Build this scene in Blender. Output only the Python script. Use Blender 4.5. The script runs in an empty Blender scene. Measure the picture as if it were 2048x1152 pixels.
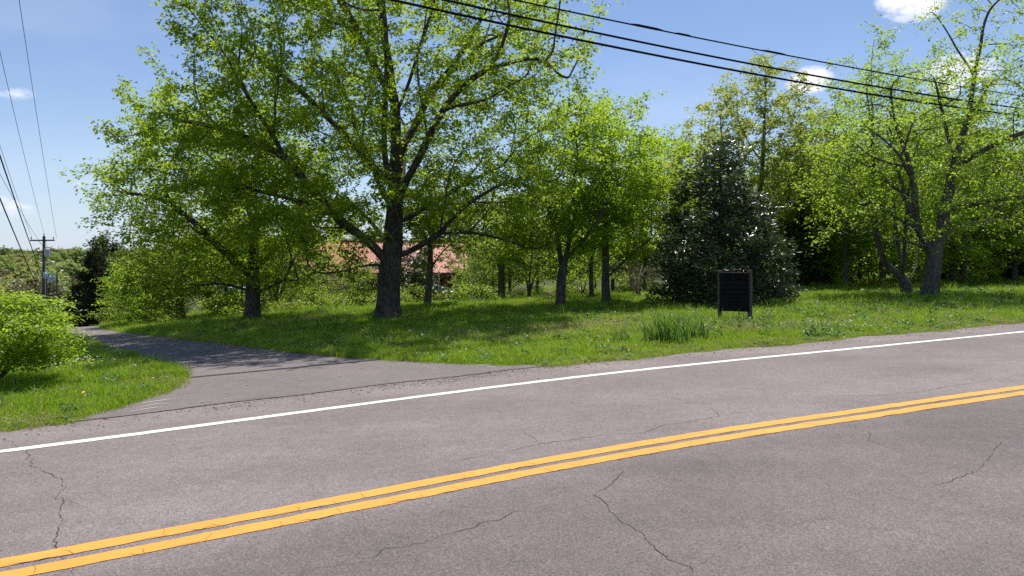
import bpy, math, random
import numpy as np
from mathutils import Vector

# ------------------------------------------------------------------ camera, sky, sun, exposure
sc = bpy.context.scene
COL = sc.collection
CZ = 1.75                      # eye height above the road verge
FOC = 1365.0                   # focal length in pixels of the 2048 px wide photograph
cam_d = bpy.data.cameras.new('camera')
cam_d.sensor_width = 36.0
cam_d.lens = 36.0 * FOC / 2048.0
cam_d.shift_y = -56.0 / 2048.0
cam_d.clip_end = 5000.0
cam = bpy.data.objects.new('camera', cam_d)
COL.objects.link(cam)
cam.location = (0, 0, CZ)
cam.rotation_euler = (math.radians(90), 0, 0)
sc.camera = cam

SUN_EL, SUN_AZ = 67.0, 16.0    # sun stands high, ahead and to the right
world = bpy.data.worlds.new('World')
sc.world = world
world.use_nodes = True
wn, wl = world.node_tree.nodes, world.node_tree.links
wn.clear()


def wnode(t, **kw):
    n = wn.new(t)
    for k, v in kw.items():
        setattr(n, k, v)
    return n


w_out = wnode('ShaderNodeOutputWorld')
w_bg = wnode('ShaderNodeBackground')
w_bg.inputs['Strength'].default_value = 0.094
w_sky = wnode('ShaderNodeTexSky', sky_type='NISHITA', sun_disc=False)
w_sky.sun_elevation = math.radians(SUN_EL)
w_sky.sun_rotation = math.radians(SUN_AZ)
w_sky.altitude = 200
w_sky.air_density = 1.0
w_sky.dust_density = 0.1
w_sky.ozone_density = 2.6
w_tc = wnode('ShaderNodeTexCoord')
w_sep = wnode('ShaderNodeSeparateXYZ')
wl.new(w_tc.outputs['Generated'], w_sep.inputs[0])


def wmath(op, a, b=None, clamp=False):
    n = wnode('ShaderNodeMath', operation=op)
    n.use_clamp = clamp
    for i, v in enumerate((a, b)):
        if v is None:
            continue
        if isinstance(v, (int, float)):
            n.inputs[i].default_value = v
        else:
            wl.new(v, n.inputs[i])
    return n.outputs[0]


# clouds are drawn by direction: azimuth and elevation of each small cloud, broken up by noise
w_az = wmath('ARCTAN2', w_sep.outputs[0], w_sep.outputs[1])
w_el = wmath('ARCSINE', w_sep.outputs[2])
w_noise = wnode('ShaderNodeTexNoise')
w_noise.inputs['Scale'].default_value = 19.0
w_noise.inputs['Detail'].default_value = 7.0
w_noise.inputs['Roughness'].default_value = 0.62
w_map = wnode('ShaderNodeMapping')
w_map.inputs['Scale'].default_value = (1, 1, 2.0)
wl.new(w_tc.outputs['Generated'], w_map.inputs[0])
wl.new(w_map.outputs[0], w_noise.inputs['Vector'])
cloud_sum = None
for az, el, ra, re, dens in [(30.2, 17.9, 2.6, 1.5, 1.25), (23.6, 13.6, 2.2, 1.2, 1.0), (33.2, 13.0, 3.6, 1.8, 1.0), (-36.0, 11.2, 1.9, 0.7, .42),
                             (-37.5, 3.7, 4.5, 1.2, .45), (-30.0, 5.4, 7.0, .45, .32), (-39, 14.6, 2.4, .9, .5),
                             (70, 22, 12, 4, 1.0), (-75, 20, 10, 3, 1.0), (120, 30, 14, 6, 1.0), (-140, 25, 14, 5, 1.0), (180, 35, 12, 6, 1.0)]:
    dx = wmath('DIVIDE', wmath('SUBTRACT', w_az, math.radians(az)), math.radians(ra))
    dz = wmath('DIVIDE', wmath('SUBTRACT', w_el, math.radians(el)), math.radians(re))
    d2 = wmath('ADD', wmath('MULTIPLY', dx, dx), wmath('MULTIPLY', dz, dz))
    m = wmath('MULTIPLY', wmath('SUBTRACT', 1.0, d2, True), dens)
    cloud_sum = m if cloud_sum is None else wmath('ADD', cloud_sum, m)
edge = wmath('ADD', cloud_sum, wmath('MULTIPLY', wmath('SUBTRACT', w_noise.outputs[0], 0.5), 3.6))
gate = wmath('MULTIPLY', cloud_sum, 2.5, True)
c_mask = wmath('MULTIPLY', wmath('MULTIPLY', wmath('SUBTRACT', edge, 0.25), 1.35, True), gate)
# thin high veil
w_n2 = wnode('ShaderNodeTexNoise')
w_n2.inputs['Scale'].default_value = 3.0
w_n2.inputs['Detail'].default_value = 5.0
w_m2 = wnode('ShaderNodeMapping')
w_m2.inputs['Scale'].default_value = (1, 1, 4)
w_m2.inputs['Rotation'].default_value = (.2, .25, 0)
wl.new(w_tc.outputs['Generated'], w_m2.inputs[0])
wl.new(w_m2.outputs[0], w_n2.inputs['Vector'])
veil = wmath('MULTIPLY', wmath('SUBTRACT', w_n2.outputs[0], 0.5, True), 0.5)
c_all = wmath('MAXIMUM', c_mask, veil, True)
w_hz = wnode('ShaderNodeMix', data_type='RGBA')
wl.new(wmath('MULTIPLY', wmath('POWER', 2.718, wmath('MULTIPLY', wmath('ABSOLUTE', w_el), -9.0)), .82), w_hz.inputs['Factor'])
wl.new(w_sky.outputs[0], w_hz.inputs['A'])
w_hz.inputs['B'].default_value = (4.5, 5.5, 6.7, 1)
w_mix = wnode('ShaderNodeMix', data_type='RGBA')
wl.new(c_all, w_mix.inputs['Factor'])
wl.new(w_hz.outputs['Result'], w_mix.inputs['A'])
w_mix.inputs['B'].default_value = (8.4, 8.6, 8.9, 1)
w_tint = wnode('ShaderNodeMix', data_type='RGBA', blend_type='MULTIPLY')
w_tint.inputs['Factor'].default_value = 1.0
w_tint.inputs['B'].default_value = (.96, .945, 1.0, 1)
wl.new(w_mix.outputs['Result'], w_tint.inputs['A'])
wl.new(w_tint.outputs['Result'], w_bg.inputs['Color'])
wl.new(w_bg.outputs[0], w_out.inputs[0])

sun_d = bpy.data.lights.new('sun', 'SUN')
sun_d.energy = 4.8
sun_d.angle = math.radians(0.53)
sun_d.color = (1.0, 0.95, 0.87)
sun = bpy.data.objects.new('sun', sun_d)
COL.objects.link(sun)
_e, _a = math.radians(SUN_EL), math.radians(SUN_AZ)
sun.rotation_euler = Vector((math.sin(_a) * math.cos(_e), math.cos(_a) * math.cos(_e), math.sin(_e))).to_track_quat('Z', 'Y').to_euler()
sun.location = (10, 20, 40)

vs = sc.view_settings
vs.view_transform = 'Standard'
vs.look = 'None'
vs.gamma = 1.0
vs.exposure = 0.5
vs.use_curve_mapping = False
sc.render.engine = 'CYCLES'
cy = sc.cycles
cy.max_bounces = 10
cy.diffuse_bounces = 4
cy.glossy_bounces = 2
cy.transmission_bounces = 8
cy.transparent_max_bounces = 4
cy.use_denoising = False
sc.render.filter_size = 1.15
cy.sample_clamp_indirect = 6.0
cy.use_adaptive_sampling = True
cy.adaptive_threshold = 0.012

# ------------------------------------------------------------------ ground shape
RA = math.radians(64.0)
U = np.array([math.sin(RA), math.cos(RA)])     # along the road, uphill to the right
N = np.array([-math.cos(RA), math.sin(RA)])    # across it, away from the viewer


def smooth(e0, e1, v):
    k = np.clip((v - e0) / (e1 - e0), 0, 1)
    return k * k * (3 - 2 * k)


def softplus(v):
    return np.logaddexp(0, np.minimum(v, 85.0) * 1.2) / 1.2


def gz(x, y):
    x = np.asarray(x, float)
    y = np.asarray(y, float)
    s = U[0] * x + U[1] * y
    t = N[0] * x + N[1] * y
    left = smooth(9, -3, s)
    z = .022 * 60 * np.tanh(s / 60)
    z = z - .012 * np.clip(t - 12, 0, 60) - .055 * np.clip(t - 24, 0, 34) * smooth(3, 9, s)
    z = z - .036 * softplus(t - 10.5) * left - .07 * np.clip(t - 37, 0, 60) * left
    r = np.hypot(x, y)
    return z + 9.0 * smooth(190, 520, r) * (y > 0)


def st(x, y):
    return U[0] * x + U[1] * y, N[0] * x + N[1] * y


def xy(s, t):
    return U[0] * s + N[0] * t, U[1] * s + N[1] * t


def at(px, d):
    """ground point on the bearing of picture column px, d metres ahead"""
    x = (px - 1024.0) / FOC * d
    return x, d, float(gz(x, d))


def onground(px, py):
    bx, bz = (px - 1024.0) / FOC, (520.0 - py) / FOC
    d = np.linspace(2, 120, 12000)
    i = int(np.argmax(CZ + bz * d - gz(bx * d, d) < 0))
    return bx * d[i], d[i]


_S = np.array([-90, -1.5, .1, 1.8, 4.6, 7.2, 10.3, 15, 110.])
_T = np.array([7.77 - 88.5 * .05, 7.77, 7.87, 8.02, 8.19, 8.14, 7.95, 7.71, 7.71 - 95 * .045])
_sg = np.linspace(-90, 110, 2001)
_tg = np.convolve(np.pad(np.interp(_sg, _S, _T), 12, mode='edge'), np.ones(25) / 25, 'valid')


def edge_t(s):                                  # centre of the white edge line
    return np.interp(s, _sg, _tg)


# ------------------------------------------------------------------ helpers
def nmat(name):
    m = bpy.data.materials.new(name)
    m.use_nodes = True
    m.node_tree.nodes.clear()
    nt = m.node_tree
    out = nt.nodes.new('ShaderNodeOutputMaterial')
    return m, nt, out


def nd(nt, t, ins=None, **kw):
    n = nt.nodes.new(t)
    for k, v in kw.items():
        setattr(n, k, v)
    for k, v in (ins or {}).items():
        if hasattr(v, 'is_output'):
            nt.links.new(v, n.inputs[k])
        else:
            n.inputs[k].default_value = v
    return n


def ramp(nt, fac, stops):
    r = nt.nodes.new('ShaderNodeValToRGB')
    nt.links.new(fac, r.inputs[0])
    e = r.color_ramp.elements
    while len(e) < len(stops):
        e.new(.5)
    for k, (p, c) in zip(e, stops):
        k.position = p
        k.color = (c[0], c[1], c[2], 1) if len(c) == 3 else c
    return r.outputs[0]


def mixc(nt, fac, a, b, blend='MIX'):
    n = nt.nodes.new('ShaderNodeMix')
    n.data_type = 'RGBA'
    n.blend_type = blend
    for k, v in (('Factor', fac), ('A', a), ('B', b)):
        if hasattr(v, 'is_output'):
            nt.links.new(v, n.inputs[k] if k != 'Factor' else n.inputs[0])
        elif k == 'Factor':
            n.inputs[0].default_value = v
        else:
            n.inputs[k].default_value = (v[0], v[1], v[2], 1)
    return n.outputs['Result']


def mathn(nt, op, a, b=0.0, clamp=False):
    n = nt.nodes.new('ShaderNodeMath')
    n.operation = op
    n.use_clamp = clamp
    for i, v in enumerate((a, b)):
        if hasattr(v, 'is_output'):
            nt.links.new(v, n.inputs[i])
        else:
            n.inputs[i].default_value = v
    return n.outputs[0]


def noise(nt, vec, scale, detail=3.0, rough=.55, mapping=None):
    if mapping is not None:
        mp = nt.nodes.new('ShaderNodeMapping')
        mp.inputs['Scale'].default_value = mapping
        nt.links.new(vec, mp.inputs[0])
        vec = mp.outputs[0]
    n = nt.nodes.new('ShaderNodeTexNoise')
    n.inputs['Scale'].default_value = scale
    n.inputs['Detail'].default_value = detail
    n.inputs['Roughness'].default_value = rough
    nt.links.new(vec, n.inputs['Vector'])
    return n.outputs[0]


def coords(nt):
    return nt.nodes.new('ShaderNodeTexCoord').outputs['Object']


def simple_mat(name, col, rough=.6, var=.25, scale=8.0, metal=0.0, bump=0.0, spec=.4):
    m, nt, out = nmat(name)
    c = coords(nt)
    n = noise(nt, c, scale, 4)
    lo = tuple(v * (1 - var) for v in col)
    hi = tuple(min(1, v * (1 + var)) for v in col)
    b = nd(nt, 'ShaderNodeBsdfPrincipled', {'Base Color': ramp(nt, n, [(.3, lo), (.7, hi)]), 'Roughness': rough, 'Metallic': metal, 'Specular IOR Level': spec})
    if bump:
        bp = nd(nt, 'ShaderNodeBump', {'Strength': bump, 'Distance': .02, 'Height': n})
        nt.links.new(bp.outputs[0], b.inputs['Normal'])
    nt.links.new(b.outputs[0], out.inputs[0])
    return m


def leaf_mat(name, dark, light, trans, tf=.45, rough=.42, spec=.42, rand_inst=False):
    m, nt, out = nmat(name)
    a = nd(nt, 'ShaderNodeAttribute', attribute_name='v')
    f = a.outputs['Fac']
    if rand_inst:
        oi = nt.nodes.new('ShaderNodeObjectInfo')
        f = mathn(nt, 'ADD', mathn(nt, 'MULTIPLY', f, .6), mathn(nt, 'MULTIPLY', oi.outputs['Random'], .4))
    col = ramp(nt, f, [(0.0, dark), (1.0, light)])
    tcol = mixc(nt, .75, col, trans)
    p = nd(nt, 'ShaderNodeBsdfPrincipled', {'Base Color': col, 'Roughness': rough, 'Specular IOR Level': spec})
    t = nd(nt, 'ShaderNodeBsdfTranslucent', {'Color': tcol})
    mx = nd(nt, 'ShaderNodeMixShader', {0: tf, 1: p.outputs[0], 2: t.outputs[0]})
    nt.links.new(mx.outputs[0], out.inputs[0])
    return m


def mesh_np(name, V, F, mat=None, v=None, smooth_shade=False):
    """V (n,3); F (m,k) array or list of such arrays; v: per-vertex float attribute"""
    V = np.asarray(V, np.float32)
    Fs = F if isinstance(F, list) else [F]
    Fs = [np.asarray(f, np.int32) for f in Fs if len(f)]
    me = bpy.data.meshes.new(name)
    me.vertices.add(len(V))
    me.vertices.foreach_set('co', V.ravel())
    loops = np.concatenate([f.ravel() for f in Fs])
    tot = np.concatenate([np.full(len(f), f.shape[1], np.int32) for f in Fs])
    start = np.concatenate([[0], np.cumsum(tot)[:-1]]).astype(np.int32)
    me.loops.add(len(loops))
    me.loops.foreach_set('vertex_index', loops)
    me.polygons.add(len(tot))
    me.polygons.foreach_set('loop_start', start)
    me.polygons.foreach_set('loop_total', tot)
    me.polygons.foreach_set('use_smooth', np.full(len(tot), bool(smooth_shade)))
    me.update(calc_edges=True)
    if v is not None:
        at_ = me.attributes.new('v', 'FLOAT', 'POINT')
        at_.data.foreach_set('value', np.asarray(v, np.float32))
    if mat:
        me.materials.append(mat)
    return me


def obj(name, me, parent=None, loc=None):
    o = bpy.data.objects.new(name, me)
    COL.objects.link(o)
    if parent:
        o.parent = parent
    if loc is not None:
        o.location = loc
    return o


def tag(o, label=None, cat=None, group=None, kind=None):
    if label:
        o['label'] = label
    if cat:
        o['category'] = cat
    if group:
        o['group'] = group
    if kind:
        o['kind'] = kind
    return o


def thing(name, label, cat, loc=(0, 0, 0), rz=0.0, group=None):
    o = bpy.data.objects.new(name, None)
    COL.objects.link(o)
    o.empty_display_size = .2
    o.location = loc
    o.rotation_euler = (0, 0, rz)
    return tag(o, label, cat, group)


def dup(root, loc, rz, scale, label, group):
    r = root.copy()
    COL.objects.link(r)
    r.location = loc
    r.rotation_euler = (0, 0, rz)
    r.scale = scale if hasattr(scale, '__len__') else (scale,) * 3
    r['label'] = label
    r['group'] = group
    for ch in list(root.children):
        c = ch.copy()
        COL.objects.link(c)
        c.parent = r
        for g in list(ch.children):
            d = g.copy()
            COL.objects.link(d)
            d.parent = c
    return r


class MB:
    """collects boxes, tubes and lathes into one mesh"""

    def __init__(self):
        self.V, self.F = [], []

    def add(self, V, F):
        b = len(self.V)
        self.V += [tuple(p) for p in V]
        self.F += [tuple(i + b for i in f) for f in F]
        return self

    def box(self, c, d, rz=0.0):
        x, y, z = [v / 2 for v in d]
        ca, sa = math.cos(rz), math.sin(rz)
        V = []
        for sx, sy, sz in [(-1, -1, -1), (1, -1, -1), (1, 1, -1), (-1, 1, -1), (-1, -1, 1), (1, -1, 1), (1, 1, 1), (-1, 1, 1)]:
            a, b = sx * x, sy * y
            V.append((c[0] + a * ca - b * sa, c[1] + a * sa + b * ca, c[2] + sz * z))
        return self.add(V, [(0, 3, 2, 1), (4, 5, 6, 7), (0, 1, 5, 4), (1, 2, 6, 5), (2, 3, 7, 6), (3, 0, 4, 7)])

    def tube(self, pts, rad, k=8, caps=True):
        V, F = tube_np(np.asarray(pts, float), np.broadcast_to(np.asarray(rad, float), (len(pts),)), k)
        F = [tuple(f) for f in F]
        if caps:
            n = len(pts)
            F.append(tuple(range(k - 1, -1, -1)))
            F.append(tuple((n - 1) * k + i for i in range(k)))
        return self.add(V, F)

    def lathe(self, prof, c=(0, 0, 0), k=14):
        V, F = [], []
        for r, z in prof:
            for i in range(k):
                a = 2 * math.pi * i / k
                V.append((c[0] + r * math.cos(a), c[1] + r * math.sin(a), c[2] + z))
        for j in range(len(prof) - 1):
            for i in range(k):
                F.append((j * k + i, j * k + (i + 1) % k, (j + 1) * k + (i + 1) % k, (j + 1) * k + i))
        F.append(tuple(range(k - 1, -1, -1)))
        F.append(tuple((len(prof) - 1) * k + i for i in range(k)))
        return self.add(V, F)

    def build(self, name, mat, parent=None, loc=None, smooth_shade=False):
        me = bpy.data.meshes.new(name)
        me.from_pydata(self.V, [], self.F)
        if smooth_shade:
            for p in me.polygons:
                p.use_smooth = len(p.vertices) == 4
        me.materials.append(mat)
        return obj(name, me, parent, loc)


def tube_np(P, R, k):
    n = len(P)
    T = np.zeros_like(P)
    T[1:-1] = P[2:] - P[:-2]
    T[0] = P[1] - P[0]
    T[-1] = P[-1] - P[-2]
    T /= np.linalg.norm(T, axis=1, keepdims=True) + 1e-9
    mean = T.mean(0)
    ref = np.array([1., 0, 0]) if abs(mean[0]) < .75 * np.linalg.norm(mean) else np.array([0, 1., 0])
    A = np.cross(T, ref)
    A /= np.linalg.norm(A, axis=1, keepdims=True) + 1e-9
    B = np.cross(T, A)
    th = np.arange(k) * (2 * math.pi / k)
    V = P[:, None, :] + R[:, None, None] * (np.cos(th)[None, :, None] * A[:, None, :] + np.sin(th)[None, :, None] * B[:, None, :])
    i = np.arange(n - 1)[:, None] * k
    j = np.arange(k)[None, :]
    j2 = (j + 1) % k
    F = np.stack([i + j, i + j2, i + k + j2, i + k + j], -1).reshape(-1, 4)
    return V.reshape(-1, 3), F


# ------------------------------------------------------------------ materials
def road_material(name, lo, hi, patch, fine=150.0, track=True):
    m, nt, out = nmat(name)
    c = coords(nt)
    grain = mathn(nt, 'ADD', mathn(nt, 'MULTIPLY', noise(nt, c, fine, 3, .75), .72), mathn(nt, 'MULTIPLY', noise(nt, c, fine * .4, 2, .6), .28))
    vor = nd(nt, 'ShaderNodeTexVoronoi', {'Vector': c, 'Scale': fine * .7})
    base = ramp(nt, grain, [(.36, lo), (.5, tuple((a + b) / 2 for a, b in zip(lo, hi))), (.64, hi)])
    chips = ramp(nt, vor.outputs['Color'], [(.1, (.68, .67, .67)), (.5, (1, 1, 1)), (.92, (1.4, 1.37, 1.33))])
    base = mixc(nt, .8, base, chips, 'MULTIPLY')
    big = noise(nt, c, .55, 5, .6)
    base = mixc(nt, 1.0, base, ramp(nt, big, [(.3, tuple(.84 * p for p in patch)), (.7, tuple(1.12 * p for p in patch))]), 'MULTIPLY')
    mid = noise(nt, c, 7.0, 4, .6)
    base = mixc(nt, 1.0, base, ramp(nt, mid, [(.3, (.9, .9, .91)), (.7, (1.07, 1.06, 1.05))]), 'MULTIPLY')
    if track:
        mp = nd(nt, 'ShaderNodeMapping', {'Vector': c, 'Rotation': (0, 0, -(math.pi / 2 - RA)), 'Scale': (.10, 1.7, 1)})
        stk = noise(nt, mp.outputs[0], 1.0, 5, .65)
        base = mixc(nt, 1.0, base, ramp(nt, stk, [(.3, (.90, .90, .905)), (.7, (1.08, 1.075, 1.07))]), 'MULTIPLY')
        oil = noise(nt, c, 1.9, 2, .5)
        base = mixc(nt, ramp(nt, oil, [(.70, (0, 0, 0)), (.78, (.2, .2, .2))]), base, (.07, .062, .06))
        a = nd(nt, 'ShaderNodeAttribute', attribute_name='v')
        base = mixc(nt, 1.0, base, ramp(nt, a.outputs['Fac'], [(0, (.78, .775, .775)), (.5, (1, 1, 1)), (1, (1.22, 1.2, 1.18))]), 'MULTIPLY')
    b = nd(nt, 'ShaderNodeBsdfPrincipled', {'Base Color': base, 'Roughness': .88, 'Specular IOR Level': .25})
    bp = nd(nt, 'ShaderNodeBump', {'Strength': .55, 'Distance': .006, 'Height': grain})
    nt.links.new(bp.outputs[0], b.inputs['Normal'])
    nt.links.new(b.outputs[0], out.inputs[0])
    return m


M_ROAD = road_material('asphalt', (.093, .080, .081), (.262, .231, .226), (1, .985, .99))
M_DRIVE = road_material('driveway_asphalt', (.11, .097, .096), (.20, .178, .174), (1, .99, 1.0), fine=190, track=False)
M_CRACK = simple_mat('crack_dark', (.04, .036, .034), .95, .4, 30)


def paint_mat(name, col, worn):
    m, nt, out = nmat(name)
    c = coords(nt)
    g = noise(nt, c, 130, 3, .7)
    big = noise(nt, c, 2.2, 4, .6)
    cl = mixc(nt, 1.0, col, ramp(nt, big, [(.3, (.9, .89, .88)), (.7, (1.05, 1.05, 1.05))]), 'MULTIPLY')
    mp = nd(nt, 'ShaderNodeMapping', {'Vector': c, 'Rotation': (0, 0, -(math.pi / 2 - RA)), 'Scale': (.35, 9.0, 1)})
    sk = noise(nt, mp.outputs[0], 2.0, 5, .7)
    cl = mixc(nt, ramp(nt, sk, [(.52, (0, 0, 0)), (.78, (.45, .45, .45))]), cl, tuple(.62 * q for q in col))
    cl = mixc(nt, ramp(nt, g, [(.66, (0, 0, 0)), (.8, (worn, worn, worn))]), cl, (.2, .17, .14))
    b = nd(nt, 'ShaderNodeBsdfPrincipled', {'Base Color': cl, 'Roughness': .7, 'Specular IOR Level': .3})
    bp = nd(nt, 'ShaderNodeBump', {'Strength': .4, 'Distance': .004, 'Height': g})
    nt.links.new(bp.outputs[0], b.inputs['Normal'])
    nt.links.new(b.outputs[0], out.inputs[0])
    return m


M_YELLOW = paint_mat('yellow_paint', (.67, .295, .05), .5)
M_WHITE = paint_mat('white_paint', (.70, .68, .64), .5)


def bark_mat(name, lo, hi, sc_=9.0, lichen=(.2, .21, .17), bump=.8):
    m, nt, out = nmat(name)
    c = coords(nt)
    n1 = noise(nt, c, sc_, 5, .65, (1, 1, .22))
    n2 = noise(nt, c, 1.6, 4, .6)
    vor = nd(nt, 'ShaderNodeTexVoronoi', {'Scale': sc_ * 1.6}, feature='DISTANCE_TO_EDGE')
    mp = nd(nt, 'ShaderNodeMapping', {'Vector': c, 'Scale': (1, 1, .25)})
    nt.links.new(mp.outputs[0], vor.inputs['Vector'])
    h = mathn(nt, 'ADD', n1, mathn(nt, 'MULTIPLY', mathn(nt, 'MINIMUM', vor.outputs['Distance'], .25), 1.6))
    col = ramp(nt, h, [(.42, lo), (.95, hi)])
    col = mixc(nt, ramp(nt, n2, [(.52, (0, 0, 0)), (.68, (.55, .55, .55))]), col, lichen)
    b = nd(nt, 'ShaderNodeBsdfPrincipled', {'Base Color': col, 'Roughness': .92, 'Specular IOR Level': .15})
    bp = nd(nt, 'ShaderNodeBump', {'Strength': bump, 'Distance': .03, 'Height': h})
    nt.links.new(bp.outputs[0], b.inputs['Normal'])
    nt.links.new(b.outputs[0], out.inputs[0])
    return m


M_BARK = bark_mat('maple_bark', (.03, .025, .02), (.115, .10, .085), lichen=(.14, .145, .115))
M_BARK2 = bark_mat('grey_bark', (.045, .04, .035), (.155, .142, .125), 12, lichen=(.16, .165, .135))
M_TWIG = simple_mat('bare_twigs', (.17, .135, .105), .9, .35, 20)
M_LEAF = leaf_mat('maple_leaves', (.052, .110, .007), (.20, .29, .016), (.52, .69, .03), .57)
M_LEAF_B = leaf_mat('young_maple_leaves', (.075, .155, .010), (.21, .32, .02), (.52, .72, .03), .57)
M_LEAF_P = leaf_mat('spring_leaves', (.13, .18, .025), (.29, .33, .06), (.55, .62, .07), .52)
M_LEAF_R = leaf_mat('field_maple_leaves', (.085, .155, .014), (.22, .32, .03), (.50, .70, .05), .55)
M_LEAF_D = leaf_mat('understory_leaves', (.045, .088, .009), (.145, .21, .02), (.40, .53, .035), .5)
M_LEAF_S = leaf_mat('shrub_leaves', (.10, .19, .012), (.25, .36, .025), (.52, .72, .04), .54)
M_MAGN = leaf_mat('glossy_evergreen_leaves', (.026, .046, .016), (.075, .105, .042), (.10, .17, .02), .15, .38, .7)
M_CEDAR = leaf_mat('cedar_sprays', (.016, .022, .010), (.060, .060, .026), (.08, .10, .02), .15, .8, .2)
M_FAR = leaf_mat('far_leaves', (.07, .12, .03), (.19, .25, .06), (.36, .48, .09), .42, rand_inst=True)
M_RUST = leaf_mat('bronze_leaves', (.06, .045, .025), (.20, .13, .07), (.25, .2, .06), .35)

def grass_mat(name, dark, light, trans, straw=.86):
    m = leaf_mat(name, dark, light, trans, .42, .6, .25, True)
    nt = m.node_tree
    at_ = [n for n in nt.nodes if n.type == 'ATTRIBUTE'][0].outputs['Fac']
    pr = [n for n in nt.nodes if n.type == 'BSDF_PRINCIPLED'][0]
    tr = [n for n in nt.nodes if n.type == 'BSDF_TRANSLUCENT'][0]
    k = mathn(nt, 'GREATER_THAN', at_, straw)
    for n, key, c_ in ((pr, 'Base Color', (.42, .36, .18)), (tr, 'Color', (.5, .44, .2))):
        src_ = n.inputs[key].links[0].from_socket
        nt.links.new(mixc(nt, k, src_, c_), n.inputs[key])
    return m


GRASS = grass_mat('grass_blades', (.09, .18, .010), (.25, .38, .026), (.46, .70, .035), .93)
GRASS_Y = grass_mat('pale_grass_blades', (.18, .25, .025), (.36, .41, .075), (.55, .64, .09), .8)
STRAW = leaf_mat('dry_straw', (.27, .21, .10), (.48, .40, .23), (.5, .42, .2), .3, .7, .2, True)
WEED = leaf_mat('broad_weeds', (.035, .085, .018), (.10, .19, .04), (.2, .36, .05), .4, .45, .4, True)
M_FLOW_W = simple_mat('white_petals', (.78, .77, .74), .6, .05, 10)
M_FLOW_Y = simple_mat('yellow_petals', (.80, .58, .03), .6, .05, 10)
M_STONE = simple_mat('gravel_stone', (.13, .115, .105), .9, .6, 9)

# ground sheet
gm, nt, out = nmat('ground')
c = coords(nt)
va = nd(nt, 'ShaderNodeAttribute', attribute_name='v')
n1 = noise(nt, c, 1.3, 5, .65)
n2 = noise(nt, c, 22, 4, .7)
gcol = ramp(nt, n1, [(.3, (.045, .08, .012)), (.55, (.075, .115, .02)), (.75, (.15, .15, .05))])
soil = ramp(nt, n2, [(.3, (.03, .024, .014)), (.7, (.085, .07, .04))])
gcol = mixc(nt, ramp(nt, n2, [(.45, (0, 0, 0)), (.7, (.6, .6, .6))]), gcol, soil)
gcol = mixc(nt, va.outputs['Fac'], gcol, soil)
b = nd(nt, 'ShaderNodeBsdfPrincipled', {'Base Color': gcol, 'Roughness': .95, 'Specular IOR Level': .1})
bp = nd(nt, 'ShaderNodeBump', {'Strength': .8, 'Distance': .05, 'Height': n2})
nt.links.new(bp.outputs[0], b.inputs['Normal'])
nt.links.new(b.outputs[0], out.inputs[0])
M_GROUND = gm

# ------------------------------------------------------------------ the setting: ground, road, driveway
def axis(lo, hi, step, far_lo, far_hi):
    a = list(np.arange(lo, hi + 1e-6, step))
    st_, v = step, lo
    left = []
    while v > far_lo:
        st_ *= 1.12
        v -= st_
        left.append(v)
    st_, v = step, hi
    right = []
    while v < far_hi:
        st_ *= 1.12
        v += st_
        right.append(v)
    return np.array(left[::-1] + a + right)


# driveway outline (metres, plan view)
DRV_R = [(.6, 10.62), (-.5, 10.85), (-1.43, 11.19), (-2.87, 12.08), (-4.73, 13.92), (-6.31, 15.84), (-8.72, 18.47), (-13.71, 24.49), (-17.04, 28.75), (-21, 34.5), (-27, 44)]
DRV_L = [(-5.0, 7.7), (-4.72, 8.2), (-4.6, 8.92), (-4.72, 9.75), (-5.5, 11.0), (-7.5, 13.4), (-11.1, 18.0), (-15.0, 22.9), (-18.4, 27.4), (-22.8, 33.4), (-29, 43)]


def resample(pts, n):
    pts = np.asarray(pts, float)
    d = np.concatenate([[0], np.cumsum(np.linalg.norm(np.diff(pts, axis=0), axis=1))])
    q = np.linspace(0, d[-1], n)
    r = np.stack([np.interp(q, d, pts[:, i]) for i in range(pts.shape[1])], 1)
    for _ in range(3):
        r[1:-1] = .25 * r[:-2] + .5 * r[1:-1] + .25 * r[2:]
    return r


dr, dl = resample(DRV_R, 70), resample(DRV_L, 70)
s_m = np.linspace(dl[0] @ U, dr[0] @ U, 26)        # mouth, along the seam with the shoulder
wob = .05 * np.sin(s_m * 3.1) + .03 * np.sin(s_m * 7.7 + 1)
mouth = np.stack(xy(s_m, edge_t(s_m) + 1.02 + wob), 1)
DRIVE_POLY = np.concatenate([mouth, dr[1:], dl[::-1][:-1]])


def in_poly(x, y, poly):
    x, y = np.asarray(x, float), np.asarray(y, float)
    c_ = np.zeros(x.shape, bool)
    px, py = poly[:, 0], poly[:, 1]
    for i in range(len(poly)):
        j = i - 1
        cond = (py[i] > y) != (py[j] > y)
        xi = (px[j] - px[i]) * (y - py[i]) / (py[j] - py[i] + 1e-12) + px[i]
        c_ ^= cond & (x < xi)
    return c_


def grass_edge(s):
    return edge_t(s) + 1.12 + .07 * np.sin(s * 1.7) + .05 * np.sin(s * 4.3 + 1) + .03 * np.sin(s * 11 + 2)


gx, gy = axis(-42, 38, .5, -1500, 1500), axis(-12, 48, .5, -300, 1600)
X, Y = np.meshgrid(gx, gy)
Z = gz(X, Y)
s_, t_ = st(X, Y)
off_road = smooth(.3, 1.5, t_ - grass_edge(s_))
ind = in_poly(X.ravel(), Y.ravel(), DRIVE_POLY).reshape(X.shape)
Z = Z + off_road * ~ind * (.02 * np.sin(X * 1.1 + .5 * Y) * np.sin(Y * .9) + .012 * np.sin(X * 2.7) * np.sin(Y * 2.3 + 1))
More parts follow.
